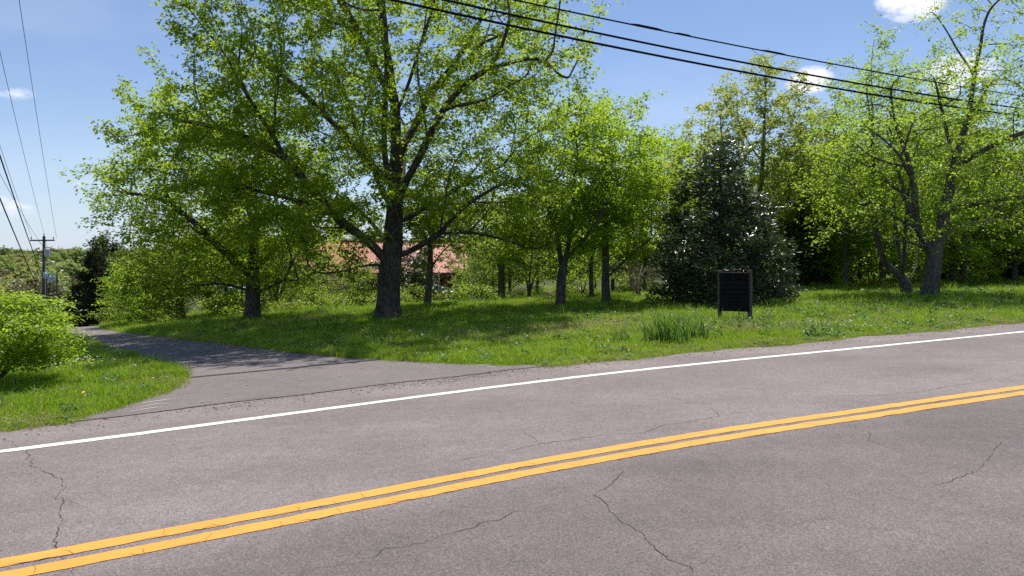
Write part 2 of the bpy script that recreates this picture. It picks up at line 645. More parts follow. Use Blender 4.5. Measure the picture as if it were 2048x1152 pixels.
# leaf litter beneath the woods, bare strip along the pavement
soilv = np.maximum(.5 * smooth(28, 34, t_ + np.where(s_ > 15, (s_ - 15) * .8, 0)), .75 * (1 - smooth(0, .25, t_ - grass_edge(s_))))
nyy, nxx = X.shape
ii = np.arange((nyy - 1) * nxx).reshape(nyy - 1, nxx)[:, :-1].ravel()
F = np.stack([ii, ii + 1, ii + nxx + 1, ii + nxx], 1)
g = obj('ground', mesh_np('ground', np.stack([X.ravel(), Y.ravel(), Z.ravel() - .02], 1), F, M_GROUND, soilv.ravel(), True))
tag(g, 'sloping lawn ground under the trees', kind='structure')


def strip(name, s0, s1, lo, hi, dz, mat, n=600, m=2, vfun=None, parent=None, rag=0.0, seed=0):
    """band of pavement between offsets lo(s)..hi(s) across the road"""
    s = np.linspace(s0, s1, n)
    rg = np.random.default_rng(seed)
    q = np.linspace(0, 1, m)
    jl = np.convolve(rg.normal(0, rag, n + 4), np.ones(3) / 3, 'same')[2:-2] if rag else 0
    jh = np.convolve(rg.normal(0, rag, n + 4), np.ones(3) / 3, 'same')[2:-2] if rag else 0
    T = (lo(s) + jl)[:, None] * (1 - q) + (hi(s) + jh)[:, None] * q
    Sg = np.repeat(s[:, None], m, 1)
    x, y = xy(Sg, T)
    z = gz(x, y) + dz
    i = (np.arange(n - 1)[:, None] * m + np.arange(m - 1)[None, :]).ravel()
    F_ = np.stack([i, i + m, i + m + 1, i + 1], 1)
    v = vfun(Sg, T).ravel() if vfun else None
    return obj(name, mesh_np(name, np.stack([x.ravel(), y.ravel(), z.ravel()], 1), F_, mat, v, True), parent)


def yc(s):                                          # from the edge line to the centre line
    return np.interp(s, [-60, -1, 1.1, 2.4, 4.1, 6.4, 9.3, 14, 95], [2.93, 2.93, 3.0, 3.03, 3.12, 3.25, 3.30, 3.32, 3.32])



def lane_tone(s, t):
    d = t - edge_t(s)
    v = np.full(d.shape, .5)
    v += .30 * smooth(.1, .5, d)                   # dusty shoulder
    v += .10 * np.exp(-((d + 2.5) / .35) ** 2) + .08 * np.exp(-((d + 1.35) / .3) ** 2)
    v -= .12 * np.exp(-((d + .75) / .35) ** 2) + .10 * np.exp(-((d + 2.0) / .25) ** 2)
    v -= .5 * smooth(-3.2, -3.7, d)
    v += .12 * np.exp(-((d + 5.4) / .4) ** 2)
    return v


road = strip('road', -70, 95, lambda s: edge_t(s) - 7.2, lambda s: edge_t(s) + 1.16 + .05 * np.sin(s * 2.3) + .03 * np.sin(s * 6.1), .004, M_ROAD, 900, 70, lane_tone, rag=.03)
tag(road, 'two lane asphalt road', kind='structure')
strip('edge_line', -70, 95, lambda s: edge_t(s) - .06, lambda s: edge_t(s) + .06, .008, M_WHITE, 3000, 2, parent=road, rag=.006, seed=3)
strip('centre_line', -70, 95, lambda s: edge_t(s) - yc(s) - .068, lambda s: edge_t(s) - yc(s) + .068, .008, M_YELLOW, 3000, 2, parent=road, rag=.006, seed=4)
strip('centre_line', -70, 95, lambda s: edge_t(s) - yc(s) - .283, lambda s: edge_t(s) - yc(s) - .145, .008, M_YELLOW, 3000, 2, parent=road, rag=.006, seed=5)

# driveway sheet, laid between its two edges
nd_ = 70
mo = resample(mouth, 24)
rows = [mo]
wid = np.linspace(0, 1, 24)
for k in range(1, nd_):
    rows.append(dl[k][None] * (1 - wid[:, None]) + dr[k][None] * wid[:, None])
DV = np.concatenate(rows)
i = (np.arange(nd_ - 1)[:, None] * 24 + np.arange(23)[None, :]).ravel()
DF = np.stack([i, i + 1, i + 25, i + 24], 1)
drive = obj('driveway', mesh_np('driveway', np.column_stack([DV, gz(DV[:, 0], DV[:, 1]) + .012]), DF, M_DRIVE, None, True))
tag(drive, 'dark asphalt driveway joining the road', kind='structure')


def crack_mesh(paths, width, dz, seed, px=True):
    rg = np.random.default_rng(seed)
    V, F_ = [], []
    for p in paths:
        q = np.array([onground(*a) for a in p]) if px else np.asarray(p, float)
        d = np.concatenate([[0], np.cumsum(np.linalg.norm(np.diff(q, axis=0), axis=1))])
        n = max(4, int(d[-1] / .035))
        g_ = np.linspace(0, d[-1], n)
        r = np.stack([np.interp(g_, d, q[:, k]) for k in range(2)], 1)
        r += np.convolve(rg.normal(0, .02, n + 2), np.ones(3) / 3, 'same')[1:-1, None] * rg.normal(0, 1, 2)[None]
        r += rg.normal(0, .005, r.shape)
        tn = np.gradient(r, axis=0)
        tn /= np.linalg.norm(tn, axis=1, keepdims=True) + 1e-9
        nn = np.stack([-tn[:, 1], tn[:, 0]], 1)
        w = width * np.clip(np.convolve(rg.uniform(-.3, 1.5, n + 4), np.ones(5) / 5, 'valid') + .1, .05, 2)[:n]
        w = w * np.minimum(1, np.minimum(np.arange(n), np.arange(n)[::-1]) / 6 + .1)
        a, b_ = r + nn * w[:, None] / 2, r - nn * w[:, None] / 2
        o = len(V)
        for k in range(n):
            V.append((a[k, 0], a[k, 1], float(gz(*a[k])) + dz))
            V.append((b_[k, 0], b_[k, 1], float(gz(*b_[k])) + dz))
        for k in range(n - 1):
            F_.append((o + 2 * k, o + 2 * k + 1, o + 2 * k + 3, o + 2 * k + 2))
    return V, F_


for k, (w_, paths) in enumerate([
    (.014, [[(1125, 975), (1165, 985), (1188, 990), (1205, 1003), (1220, 1022), (1235, 1040), (1262, 1058), (1285, 1070), (1293, 1085), (1315, 1098), (1325, 1118), (1345, 1125), (1375, 1135), (1385, 1160)],
            [(1188, 988), (1215, 975), (1235, 962), (1245, 945), (1240, 935)], [(1385, 1135), (1410, 1120), (1425, 1112)]]),
    (.012, [[(600, 1149), (660, 1133), (740, 1115), (820, 1095), (905, 1070), (960, 1050), (1000, 1040), (1030, 1026), (1060, 1024), (1130, 1024)]]),
    (.014, [[(900, 925), (1000, 907), (1085, 888), (1150, 880), (1200, 873), (1290, 866), (1325, 852), (1365, 848), (1440, 833), (1420, 815)],
            [(1085, 888), (1060, 872), (1040, 862)], [(1440, 833), (1500, 822)]]),
    (.014, [[(10, 878), (30, 893), (57, 899), (55, 920), (75, 940), (115, 952), (125, 965), (120, 985), (135, 1000), (125, 1010), (118, 1040), (117, 1090), (113, 1110), (130, 1122), (138, 1135), (140, 1160)],
            [(135, 1000), (165, 1015)], [(75, 940), (85, 948)]]),
    (.012, [[(1835, 742), (1890, 750), (1930, 757), (1990, 763), (2048, 769)]]),
    (.012, [[(1640, 792), (1700, 793), (1760, 791), (1840, 785), (1890, 775), (1980, 762)]]),
    (.010, [[(1690, 848), (1730, 866), (1760, 890), (1790, 903)]]),
    (.010, [[(1850, 975), (1905, 965), (1960, 940), (1990, 900), (2005, 880)]]),
    (.010, [[(1310, 790), (1350, 798), (1400, 808), (1440, 810)]]),
    (.010, [[(1490, 1140), (1530, 1135), (1600, 1125)]]),
    (.010, [[(1560, 1058), (1650, 1042), (1700, 1040)]]),
]):
    V, F_ = crack_mesh(paths, w_ * .45, .0072, 20 + k)
    me = bpy.data.meshes.new('crack')
    me.from_pydata(V, [], F_)
    me.materials.append(M_CRACK)
    obj('crack', me, road)

# cracks across and beside the yellow paint
rg = np.random.default_rng(8)
paths = []
for off in (0, -.214):
    sv = -3.0
    while sv < 16:
        sv += rg.uniform(.18, .62) * (1 + .04 * max(0, sv))
        t0 = float(edge_t(sv) - yc(sv)) + off
        h0, h1 = t0 - .075, t0 + rg.uniform(-.01, .07)
        j = rg.normal(0, .02)
        paths.append([xy(sv, h0), xy(sv + j, (h0 + h1) / 2), xy(sv + rg.normal(0, .015) - .02, h1)])
        if rg.random() < .8:
            paths.append([xy(sv - rg.uniform(.05, .35), t0 - .072), xy(sv, t0 - .074)])
V, F_ = crack_mesh(paths, .013, .0095, 77, px=False)
me = bpy.data.meshes.new('paint_cracks')
me.from_pydata(V, [], F_)
me.materials.append(M_CRACK)
tag(obj('paint_cracks', me, road), kind='stuff')

# seam and hairline in the driveway
V, F_ = crack_mesh([[tuple(p + N * .01) for p in mouth]], .007, .0155, 91, px=False)
me = bpy.data.meshes.new('seam')
me.from_pydata(V, [], F_)
me.materials.append(M_CRACK)
obj('seam', me, drive)
# scuffed white scrape marks where the driveway meets the lawn
V, F_ = crack_mesh([[(265, 812), (300, 806), (353, 799)], [(300, 811), (343, 808)], [(240, 829), (290, 820), (333, 816)], [(275, 818), (330, 806)], [(950, 733), (985, 731)], [(965, 736), (1000, 734)]], .02, .0165, 92)
me = bpy.data.meshes.new('scrape_marks')
me.from_pydata(V, [], F_)
me.materials.append(M_WHITE)
tag(obj('scrape_marks', me, drive), kind='stuff')

# ------------------------------------------------------------------ trees
def grow(att, seeds, step, dk, rng, di=1e9, trop=0.0, jit=.12, maxit=140):
    """space colonisation: branches grow towards the points in att, from the given limbs"""
    P, par = [], []
    for k, pl in enumerate(seeds):
        pl = np.asarray(pl, float)
        d = np.concatenate([[0], np.cumsum(np.linalg.norm(np.diff(pl, axis=0), axis=1))])
        n = max(2, int(round(d[-1] / step)) + 1)
        q = np.linspace(0, d[-1], n)
        r = np.stack([np.interp(q, d, pl[:, i_]) for i_ in range(3)], 1)
        r[1:] += rng.normal(0, step * .1, (n - 1, 3))
        if k == 0:
            P.append(r[0])
            par.append(-1)
            last = 0
        else:
            last = int(np.argmin(np.linalg.norm(np.array(P) - r[0], axis=1)))
        for p in r[1:]:
            P.append(p)
            par.append(last)
            last = len(P) - 1
    cap = 60000
    A = np.zeros((cap, 3))
    n = len(P)
    A[:n] = P
    att = np.asarray(att)
    best = np.full(len(att), 1e9)
    who = np.zeros(len(att), int)

    def upd(lo, hi, att, best, who):
        for c0 in range(lo, hi, 400):
            c1 = min(hi, c0 + 400)
            dd = np.linalg.norm(att[:, None, :] - A[None, c0:c1], axis=2)
            k_ = dd.argmin(1)
            b_ = dd[np.arange(len(att)), k_]
            m_ = b_ < best
            best[m_] = b_[m_]
            who[m_] = k_[m_] + c0
    upd(0, n, att, best, who)
    for it in range(maxit):
        keep = best > dk
        att, best, who = att[keep], best[keep], who[keep]
        act = best < di
        if not len(att) or not act.any():
            break
        d = att[act] - A[who[act]]
        d /= np.linalg.norm(d, axis=1, keepdims=True) + 1e-9
        ids, inv = np.unique(who[act], return_inverse=True)
        acc = np.zeros((len(ids), 3))
        np.add.at(acc, inv, d)
        acc += rng.normal(0, jit, acc.shape) * np.linalg.norm(acc, axis=1, keepdims=True)
        acc[:, 2] += trop * np.linalg.norm(acc, axis=1)
        acc /= np.linalg.norm(acc, axis=1, keepdims=True) + 1e-9
        new = A[ids] + acc * step
        near = np.empty(len(new))
        for c0 in range(0, len(new), 200):
            near[c0:c0 + 200] = np.linalg.norm(new[c0:c0 + 200, None] - A[None, :n], axis=2).min(1)
        bad = near < step * .45
        if bad.any():
            best[np.isin(who, ids[bad])] = 0.0
            new, ids = new[~bad], ids[~bad]
        m_ = len(new)
        if not m_:
            continue
        if n + m_ > cap:
            break
        A[n:n + m_] = new
        par += list(ids)
        upd(n, n + m_, att, best, who)
        n += m_
    return A[:n].copy(), np.array(par)


def tree_mesh(P, par, r_base, r_tip, expo, flare=.45, buttress=0.0, rng=None, split=False, min_limb=.045, flare_h=.35, taper=1.2):
    n = len(P)
    kids = [[] for _ in range(n)]
    for i_ in range(1, n):
        kids[par[i_]].append(i_)
    rad = np.zeros(n)
    for i_ in range(n - 1, -1, -1):
        rad[i_] = 1.0 if not kids[i_] else sum(rad[k] ** expo for k in kids[i_]) ** (1 / expo)
    rad = r_tip + ((rad - 1) / max(1e-6, rad[0] - 1)) ** taper * (r_base - r_tip)
    # soften kinks
    Q = P.copy()
    for _ in range(2):
        for i_ in range(1, n):
            if kids[i_]:
                k = max(kids[i_], key=lambda a: rad[a])
                Q[i_] = .5 * P[i_] + .25 * (P[par[i_]] + P[k])
        P = Q.copy()
    groups = {}
    stack = [(0, -1, 'trunk')]
    while stack:
        i_, p_, gname = stack.pop()
        chain, rr = [], []
        if p_ >= 0:
            chain.append(P[p_])
            rr.append(min(rad[p_], rad[i_] * 1.25))
        cur = i_
        while True:
            chain.append(P[cur])
            rr.append(rad[cur])
            if not kids[cur]:
                break
            ks = sorted(kids[cur], key=lambda a: -rad[a])
            for o_ in ks[1:]:
                gn = gname
                if split and gname == 'trunk' and rad[o_] > min_limb:
                    gn = 'limb%d' % o_
                stack.append((o_, cur, gn))
            cur = ks[0]
        chain, rr = np.array(chain), np.array(rr)
        if len(chain) < 2:
            continue
        big = rr[0]
        k = 20 if (p_ < 0 and r_base > .15) else 10 if big > .08 else 6 if big > .03 else 4 if big > .012 else 3
        if p_ < 0:
            d = np.concatenate([[0], np.cumsum(np.linalg.norm(np.diff(chain, axis=0), axis=1))])
            nn = max(len(chain), int(d[-1] / .12))
            q = np.linspace(0, d[-1], nn)
            chain = np.stack([np.interp(q, d, chain[:, a]) for a in range(3)], 1)
            rr = np.interp(q, d, rr)
            rr = rr * (1 + flare * np.exp(-q / flare_h))
        V, F_ = tube_np(chain, rr, k)
        if p_ < 0 and buttress:
            V = V.reshape(len(chain), k, 3)
            th = np.arange(k) * 2 * math.pi / k
            lob = buttress * (np.sin(3 * th + 1) + .7 * np.sin(5 * th + 2.2))
            amp = np.exp(-q / (flare_h * 1.2))[:, None] * lob[None] + .035 * np.sin(7 * th + .4)[None] + .03 * np.sin(q[:, None] * 2.1 + 2 * th[None])
            V = chain[:, None] + (V - chain[:, None]) * (1 + amp)[..., None]
            V = V.reshape(-1, 3)
        gv = groups.setdefault(gname, [[], [], 0])
        gv[0].append(V)
        gv[1].append(F_ + gv[2])
        gv[2] += len(V)
    return P, rad, {k: (np.concatenate(v[0]), np.concatenate(v[1])) for k, v in groups.items()}


LEAF_MAPLE = (np.array([(0, 0, 0), (.38, .42, .05), (.5, .16, .02), (1.0, 0, -.12), (.5, -.16, .02), (.38, -.42, .05)]),
              np.array([(0, 2, 1), (0, 3, 2), (0, 4, 3), (0, 5, 4)]))
LEAF_KITE = (np.array([(0, 0, 0), (.45, .30, .06), (1.0, 0, -.08), (.45, -.30, .06)]), np.array([(0, 1, 2), (0, 2, 3)])[:, ::-1])
LEAF_LONG = (np.array([(0, 0, 0), (.5, .19, .04), (1.0, 0, -.06), (.5, -.19, .04)]), np.array([(0, 1, 2), (0, 2, 3)])[:, ::-1])
SPRAY = (np.array([(0, .03, 0), (0, -.03, 0), (.5, .12, .06), (1, 0, 0), (.5, -.12, .06)]), np.array([(0, 1, 4), (0, 4, 2), (2, 4, 3)]))


def scatter(tmpl, O, D, Nn, S, vals):
    """copies of a small template: origin O, direction D, normal hint Nn, size S"""
    tv, tf = tmpl
    D = D / (np.linalg.norm(D, axis=1, keepdims=True) + 1e-9)
    B = np.cross(Nn, D)
    B /= np.linalg.norm(B, axis=1, keepdims=True) + 1e-9
    C = np.cross(D, B)
    V = O[:, None] + S[:, None, None] * (tv[None, :, 0, None] * D[:, None] + tv[None, :, 1, None] * B[:, None] + tv[None, :, 2, None] * C[:, None])
    F_ = tf[None] + (np.arange(len(O)) * len(tv))[:, None, None]
    return V.reshape(-1, 3), F_.reshape(-1, tf.shape[1]), np.repeat(vals, len(tv))


def leaves(P, rad, thr, total, size, tmpl, rng, spread=.2, per=6, droop=.3, flat=.75, up=.05, bias=None):
    cand = np.where(rad < thr)[0]
    w = None
    if bias is not None:
        w = bias(P[cand])
        w = w / w.sum()
    nr = max(1, total // per)
    pick = rng.choice(cand, nr, p=w)
    ro = P[pick] + rng.normal(0, spread, (nr, 3)) * np.array([1, 1, .7])
    ro[:, 2] += up
    rv = rng.uniform(0, 1, nr)
    k = np.repeat(np.arange(nr), per)
    n = len(k)
    az = rng.uniform(0, 2 * math.pi, n)
    D = np.stack([np.cos(az), np.sin(az), -droop + rng.normal(0, .45, n)], 1)
    Nn = np.stack([rng.normal(0, flat, n), rng.normal(0, flat, n), np.ones(n)], 1)
    O = ro[k] + D * rng.uniform(.0, .10, n)[:, None]
    S = size * rng.uniform(.6, 1.25, n)
    vals = np.clip(.55 * rv[k] + .45 * rng.uniform(0, 1, n), 0, 1)
    return scatter(tmpl, O, D, Nn, S, vals)


def ellipsoid_pts(ells, n, rng, shell=.5, clump=0):
    vol = np.array([e[3] * e[4] * e[5] for e in ells])
    out_ = []
    for e, k in zip(ells, rng.multinomial(n, vol / vol.sum())):
        d = rng.normal(0, 1, (k, 3))
        d /= np.linalg.norm(d, axis=1, keepdims=True)
        r = rng.uniform(0, 1, k) ** (1 / 3.)
        r = r * (1 - shell) + shell * np.maximum(r, rng.uniform(.45, 1, k))
        out_.append(np.array(e[:3]) + d * r[:, None] * np.array(e[3:6]))
    pts = np.concatenate(out_)
    if clump:
        cen = pts[rng.choice(len(pts), clump, replace=False)]
        idx = rng.integers(0, clump, n)
        pts = np.concatenate([pts[:n // 3], (cen[idx] + rng.normal(0, .55, (n, 3)))[:n - n // 3]])
    return pts


def make_tree(name, label, cat, loc, rng, seeds, ells, natt, step, dk, r_base, leafs, bark, leafmat, r_tip=.006, expo=2.3, group=None,
              split=False, buttress=0.0, flare=.45, rz=0.0, jit=.12, trop=.0, shell=.5, clump=0, zmin=.4, flare_h=.35, leafname='crown', pts=None, maxit=140, sub=0, taper=1.2):
    if sub:
        seeds = sublimbs(seeds, rng, sub)
    att = ellipsoid_pts(ells, natt, rng, shell, clump) if pts is None else pts
    att = att[att[:, 2] > zmin]
    P, par = grow(att, seeds, step, dk, rng, jit=jit, trop=trop, maxit=maxit)
    P, rad, parts = tree_mesh(P, par, r_base, r_tip, expo, flare, buttress, rng, split, flare_h=flare_h, taper=taper)
    t = thing(name, label, cat, loc, rz, group)
    for k, (V, F_) in sorted(parts.items(), key=lambda a: a[0] != 'trunk'):
        nm = 'trunk' if k == 'trunk' else 'limb'
        obj(nm, mesh_np(nm, V, F_, bark, None, True), t)
    if leafs:
        V, F_, vv = leaves(P, rad, rng=rng, **leafs)
        o = obj(leafname, mesh_np(leafname, V, F_, leafmat, vv), t)
    return t


def sublimbs(seeds, rng, per=3, frac=.36):
    out_ = list(seeds)
    for i_, pl in enumerate(seeds):
        pl = np.asarray(pl, float)
        d = np.concatenate([[0], np.cumsum(np.linalg.norm(np.diff(pl, axis=0), axis=1))])
        L_ = d[-1]
        if L_ < 1.2:
            continue
        lo = .55 if i_ == 0 else .32
        for q in np.linspace(lo, .93, per) + rng.normal(0, .04, per):
            pos = np.array([np.interp(q * L_, d, pl[:, a]) for a in range(3)])
            pos2 = np.array([np.interp(min(1, q + .06) * L_, d, pl[:, a]) for a in range(3)])
            t_ = pos2 - pos
            t_ /= np.linalg.norm(t_) + 1e-9
            w_ = np.cross(t_, rng.normal(0, 1, 3))
            w_ /= np.linalg.norm(w_) + 1e-9
            a_ = math.radians(rng.uniform(28, 58))
            dr_ = t_ * math.cos(a_) + w_ * math.sin(a_)
            l_ = frac * (L_ * (1 - q) + .28 * L_) * rng.uniform(.7, 1.2)
            d2 = dr_ + np.array([0, 0, .35])
            d2 /= np.linalg.norm(d2)
            out_.append([pos, pos + dr_ * l_ * .5, pos + dr_ * l_ * .5 + d2 * l_ * .5])
    return out_


def px_path(pts, bx, by, ppm, rng=None):
    """limb polyline from (column, row, depth offset) readings, in metres from the tree's foot"""
    return [((p[0] - bx) / ppm, p[2] if len(p) > 2 else 0.0, (by - p[1]) / ppm) for p in pts]


# --- the great maple in front
x0, y0, z0 = at(775, 20.2)
Q = lambda pts: px_path(pts, 775, 640, 67.0)
seeds = [Q([(775, 643), (776, 600), (777, 560), (785, 500), (790, 430), (788, 370), (790, 300, .2), (785, 200, .4), (770, 100, .3), (760, 0, 0), (755, -110, 0)]),
         Q([(778, 530), (740, 480, -.4), (690, 440, -.9), (650, 390, -1.3), (610, 330, -1.7), (570, 260, -2.0), (530, 190, -2.2)]),
         Q([(787, 430), (750, 360, .6), (720, 300, 1.2), (690, 250, 1.6), (670, 180, 2.0), (620, 90, 2.4)]),
         Q([(785, 520), (840, 495, -.5), (880, 475, -.8), (910, 440, -1.1), (950, 410, -1.4), (1000, 380, -1.6), (1060, 368, -1.7), (1110, 385, -1.8)]),
         Q([(880, 475, -.8), (930, 462, -.2), (990, 475, .3), (1050, 492, .8), (1090, 505, 1)]),
         Q([(790, 420), (830, 350, -.8), (860, 310, -1.3), (885, 270, -1.7), (910, 230, -2.0), (960, 190, -2.2), (1040, 165, -2.3), (1120, 170, -2.4)]),
         Q([(790, 330), (820, 250, .6), (850, 180, 1.0), (890, 120, 1.4), (930, 40, 1.8), (980, -50, 2.2)]),
         Q([(778, 535), (745, 528, -.6), (715, 543, -1.0), (680, 547, -1.4), (650, 545, -1.8)]),
         Q([(785, 470), (780, 400, 1.4), (775, 330, 2.8), (770, 250, 3.8), (765, 190, 4.6)]),
         Q([(788, 400), (785, 330, -1.3), (800, 260, -2.4), (815, 180, -3.3), (820, 120, -4.0)]),
         Q([(790, 450), (850, 410, .8), (900, 370, 1.6), (950, 335, 2.2), (1010, 305, 2.8)]),
         Q([(780, 500), (730, 440, 1.2), (670, 400, 2.2), (600, 380, 3.0), (530, 370, 3.4)]),
         Q([(788, 380), (700, 280, -.2), (620, 200, -.1), (540, 130, .2), (490, 100, .4)]),
         Q([(610, 330, -1.7), (520, 290, -1.4), (430, 260, -1.0), (350, 250, -.6)]),
         Q([(690, 440, -.9), (600, 400, -.6), (500, 380, -.2), (400, 370, 0)]),
         Q([(780, 200, .3), (740, 110, -.8), (700, 30, -1.6), (660, -60, -2.0)])]
rng = np.random.default_rng(11)
ells = [(0, 0, 7.6, 6.0, 5.2, 5.2), (-3.7, 0, 6.3, 3.5, 3.6, 3.3), (-5.0, 0, 4.6, 2.6, 3.2, 1.9), (3.6, -.4, 7.6, 2.9, 3.0, 2.6), (3.6, -.5, 3.6, 2.4, 2.8, 1.5),
        (-1.6, -.8, 2.9, 2.3, 2.6, 1.0), (.3, -1.5, 3.0, 1.6, 2.0, .9), (0, 0, 11.5, 4, 4, 3)]
make_tree('maple_tree', 'largest maple on the lawn, thick flared trunk and wide spreading crown', 'tree', (x0, y0, z0), rng, seeds, ells, 3900, .27, .42, .31,
          dict(thr=.017, total=152000, size=.108, tmpl=LEAF_MAPLE, spread=.17, bias=lambda p: 1.0 + .7 * (p[:, 0] < -1.0) + .8 * (p[:, 2] < 4)),
          M_BARK, M_LEAF, expo=2.3, taper=1.0, sub=4, split=True, buttress=.10, flare=.52, shell=.45, clump=260, zmin=1.5, flare_h=.42)

# --- second maple, left
x0, y0, z0 = at(503, 24.6)
Q = lambda pts: px_path(pts, 503, 640, 55.5)
seeds = [Q([(503, 643), (505, 600), (506, 560), (510, 500), (512, 420), (508, 340)]),
         Q([(495, 575), (450, 563, -.5), (415, 570, -1), (385, 580, -1.4)]),
         Q([(515, 580), (560, 570, -.8), (600, 552, -1.4), (640, 560, -2)]),
         Q([(506, 555), (470, 500, -1), (420, 440, -1.6), (370, 400, -2), (310, 395, -2.2)]),
         Q([(508, 540), (560, 480, .5), (600, 420, 1), (630, 360, 1.4)]),
         Q([(508, 500), (470, 420, 1.4), (430, 350, 2), (390, 300, 2.6)])]
rng = np.random.default_rng(12)
ells = [(-.8, 0, 4.9, 3.7, 3.6, 3.0), (-2.3, -.8, 2.9, 1.9, 2.2, 1.3), (1.2, -.6, 2.4, 1.7, 2.2, .9), (-.8, 0, 2.0, 2.2, 2.2, .7), (-3.3, 0, 4.5, 1.8, 1.8, .9)]
make_tree('maple_tree', 'dark trunked maple beside the driveway with low drooping boughs', 'tree', (x0, y0, z0), rng, seeds, ells, 1700, .27, .42, .25,
          dict(thr=.016, total=60000, size=.11, tmpl=LEAF_KITE, spread=.2), M_BARK, M_LEAF, expo=2.25, taper=1.05, sub=3, split=True, buttress=.07, flare=.5, clump=140, zmin=.9)

# --- right-hand tree with a deep fork, and the many-stemmed one behind it
x0, y0, z0 = at(1860, 22.7)
Q = lambda pts: px_path(pts, 1860, 599, 60.0)
seeds = [Q([(1860, 602), (1861, 560), (1866, 520), (1868, 505)]),
         Q([(1868, 508), (1888, 470, .2), (1905, 420, .4), (1920, 370, .5), (1935, 310, .6), (1958, 240, .6), (1964, 150, .4), (1975, 60, .2), (1980, 10, 0)]),
         Q([(1864, 512), (1840, 488, -.3), (1817, 460, -.5), (1805, 420, -.8), (1790, 370, -1.0), (1772, 320, -1.2), (1750, 260, -1.2), (1735, 180, -1.2)]),
         Q([(1868, 506), (1852, 460, .5), (1846, 400, .9), (1840, 330, 1.3), (1828, 250, 1.6)]),
         Q([(1930, 330, .5), (1975, 290, -.5), (2040, 262, -1.2), (2110, 240, -2)]),
         Q([(1905, 420, .3), (1960, 405, -.4), (2020, 398, -.8), (2090, 390, -1)]),
         Q([(1888, 470, .2), (1950, 452, .8), (2010, 440, 1.4), (2080, 432, 2)]),
         Q([(1842, 492, -.3), (1790, 487, -.9), (1730, 482, -1.4), (1680, 466, -1.8), (1645, 462, -2)]),
         Q([(1790, 370, -1), (1740, 330, -1.8), (1690, 300, -2.3), (1640, 280, -2.7)])]
rng = np.random.default_rng(13)
ells = [(.2, 0, 4.9, 3.6, 3.4, 2.8), (3.0, 0, 5.8, 3.0, 3.0, 3.6), (1.9, 0, 8.8, 1.9, 1.8, 1.9), (-2.6, -.8, 3.4, 1.9, 2.0, 1.7), (-2.3, -.5, 5.2, 1.7, 2, 1.6), (3.4, .2, 2.6, 2.2, 2.4, .9)]
make_tree('field_tree', 'grey trunked tree with deep fork on the right lawn', 'tree', (x0, y0, z0), rng, seeds, ells, 2100, .26, .40, .255,
          dict(thr=.014, total=32000, size=.098, tmpl=LEAF_KITE, spread=.16), M_BARK2, M_LEAF_R, expo=2.25, taper=1.05, sub=4, trop=.15, split=True, buttress=.05, flare=.35, clump=170, zmin=1.4)

x0, y0, z0 = at(1815, 25.2)
Q = lambda pts: px_path(pts, 1815, 593, 54.0)
seeds = [Q([(1815, 596), (1813, 575), (1808, 555)]),
         Q([(1808, 555), (1785, 540, .2), (1768, 500, .4), (1764, 430, .5), (1760, 330, .5), (1755, 200, .4), (1750, 90, .2)]),
         Q([(1808, 555), (1800, 525, -.3), (1794, 480, -.5), (1790, 400, -.8), (1802, 300, -1)]),
         Q([(1810, 552), (1818, 520, .5), (1820, 450, 1), (1825, 350, 1.3), (1830, 260, 1.4)]),
         Q([(1812, 560), (1838, 545, .2), (1852, 515, .5), (1870, 440, .8), (1880, 360, 1)]),
         Q([(1785, 540, .2), (1740, 480, -.6), (1700, 420, -1.2), (1660, 360, -1.5)])]
rng = np.random.default_rng(14)
ells = [(-.9, 0, 5.6, 2.3, 2.2, 2.8), (-1.1, 0, 8.3, 1.1, 1.2, 1.8), (1.0, .4, 4.8, 1.6, 1.8, 2.4), (-2.2, -.3, 4.2, 1.7, 1.6, 1.6)]
make_tree('field_tree', 'many stemmed tree just left of the forked grey trunk', 'tree', (x0, y0, z0), rng, seeds, ells, 1200, .26, .42, .17,
          dict(thr=.014, total=22000, size=.10, tmpl=LEAF_KITE, spread=.17), M_BARK2, M_LEAF_R, expo=2.12, sub=4, trop=.15, split=True, clump=100, zmin=1.5)

# --- the two bright young maples in the middle
x0, y0, z0 = at(1120, 22.6)
Q = lambda pts: px_path(pts, 1120, 617, 60.0)
rng = np.random.default_rng(15)
seeds = [Q([(1120, 620), (1121, 580), (1126, 540)]), Q([(1124, 545), (1118, 480, .3), (1100, 420, .6), (1085, 340, .8), (1075, 280, 1)]),
         Q([(1126, 540), (1138, 480, -.3), (1145, 400, -.4), (1150, 330, -.5), (1150, 260, -.5)]), Q([(1130, 520, -.1), (1165, 480, -.8), (1190, 440, -1.2), (1215, 390, -1.5)])]
ells = [(.2, 0, 4.3, 2.2, 2.1, 2.5), (-1.2, 0, 3.2, 1.6, 1.6, 1.7), (1.5, -.2, 4.6, 1.7, 1.7, 2.0)]
make_tree('young_maple', 'bright green young maple with twin stems on mid lawn', 'tree', (x0, y0, z0), rng, seeds, ells, 1000, .24, .38, .15,
              dict(thr=.012, total=35000, size=.102, tmpl=LEAF_KITE, spread=.18), M_BARK2, M_LEAF_B, expo=2.15, sub=3, trop=.1, clump=80, zmin=1.2)
x0, y0, z0 = at(1213, 24.0)
Q = lambda pts: px_path(pts, 1213, 612, 57.0)
rng = np.random.default_rng(16)
seeds = [Q([(1213, 615), (1212, 570), (1210, 520), (1211, 450), (1214, 380), (1212, 300)]), Q([(1213, 560), (1240, 530, -.4), (1270, 500, -.7), (1300, 480, -1)]),
         Q([(1211, 500), (1185, 470, .5), (1165, 430, .9)]), Q([(1212, 460), (1245, 420, .5), (1270, 370, 1), (1285, 320, 1.2)])]
ells = [(.2, 0, 4.4, 2.1, 2.0, 2.6), (1.5, 0, 4.2, 1.6, 1.6, 2.1), (-.6, 0, 3.2, 1.5, 1.5, 1.5)]
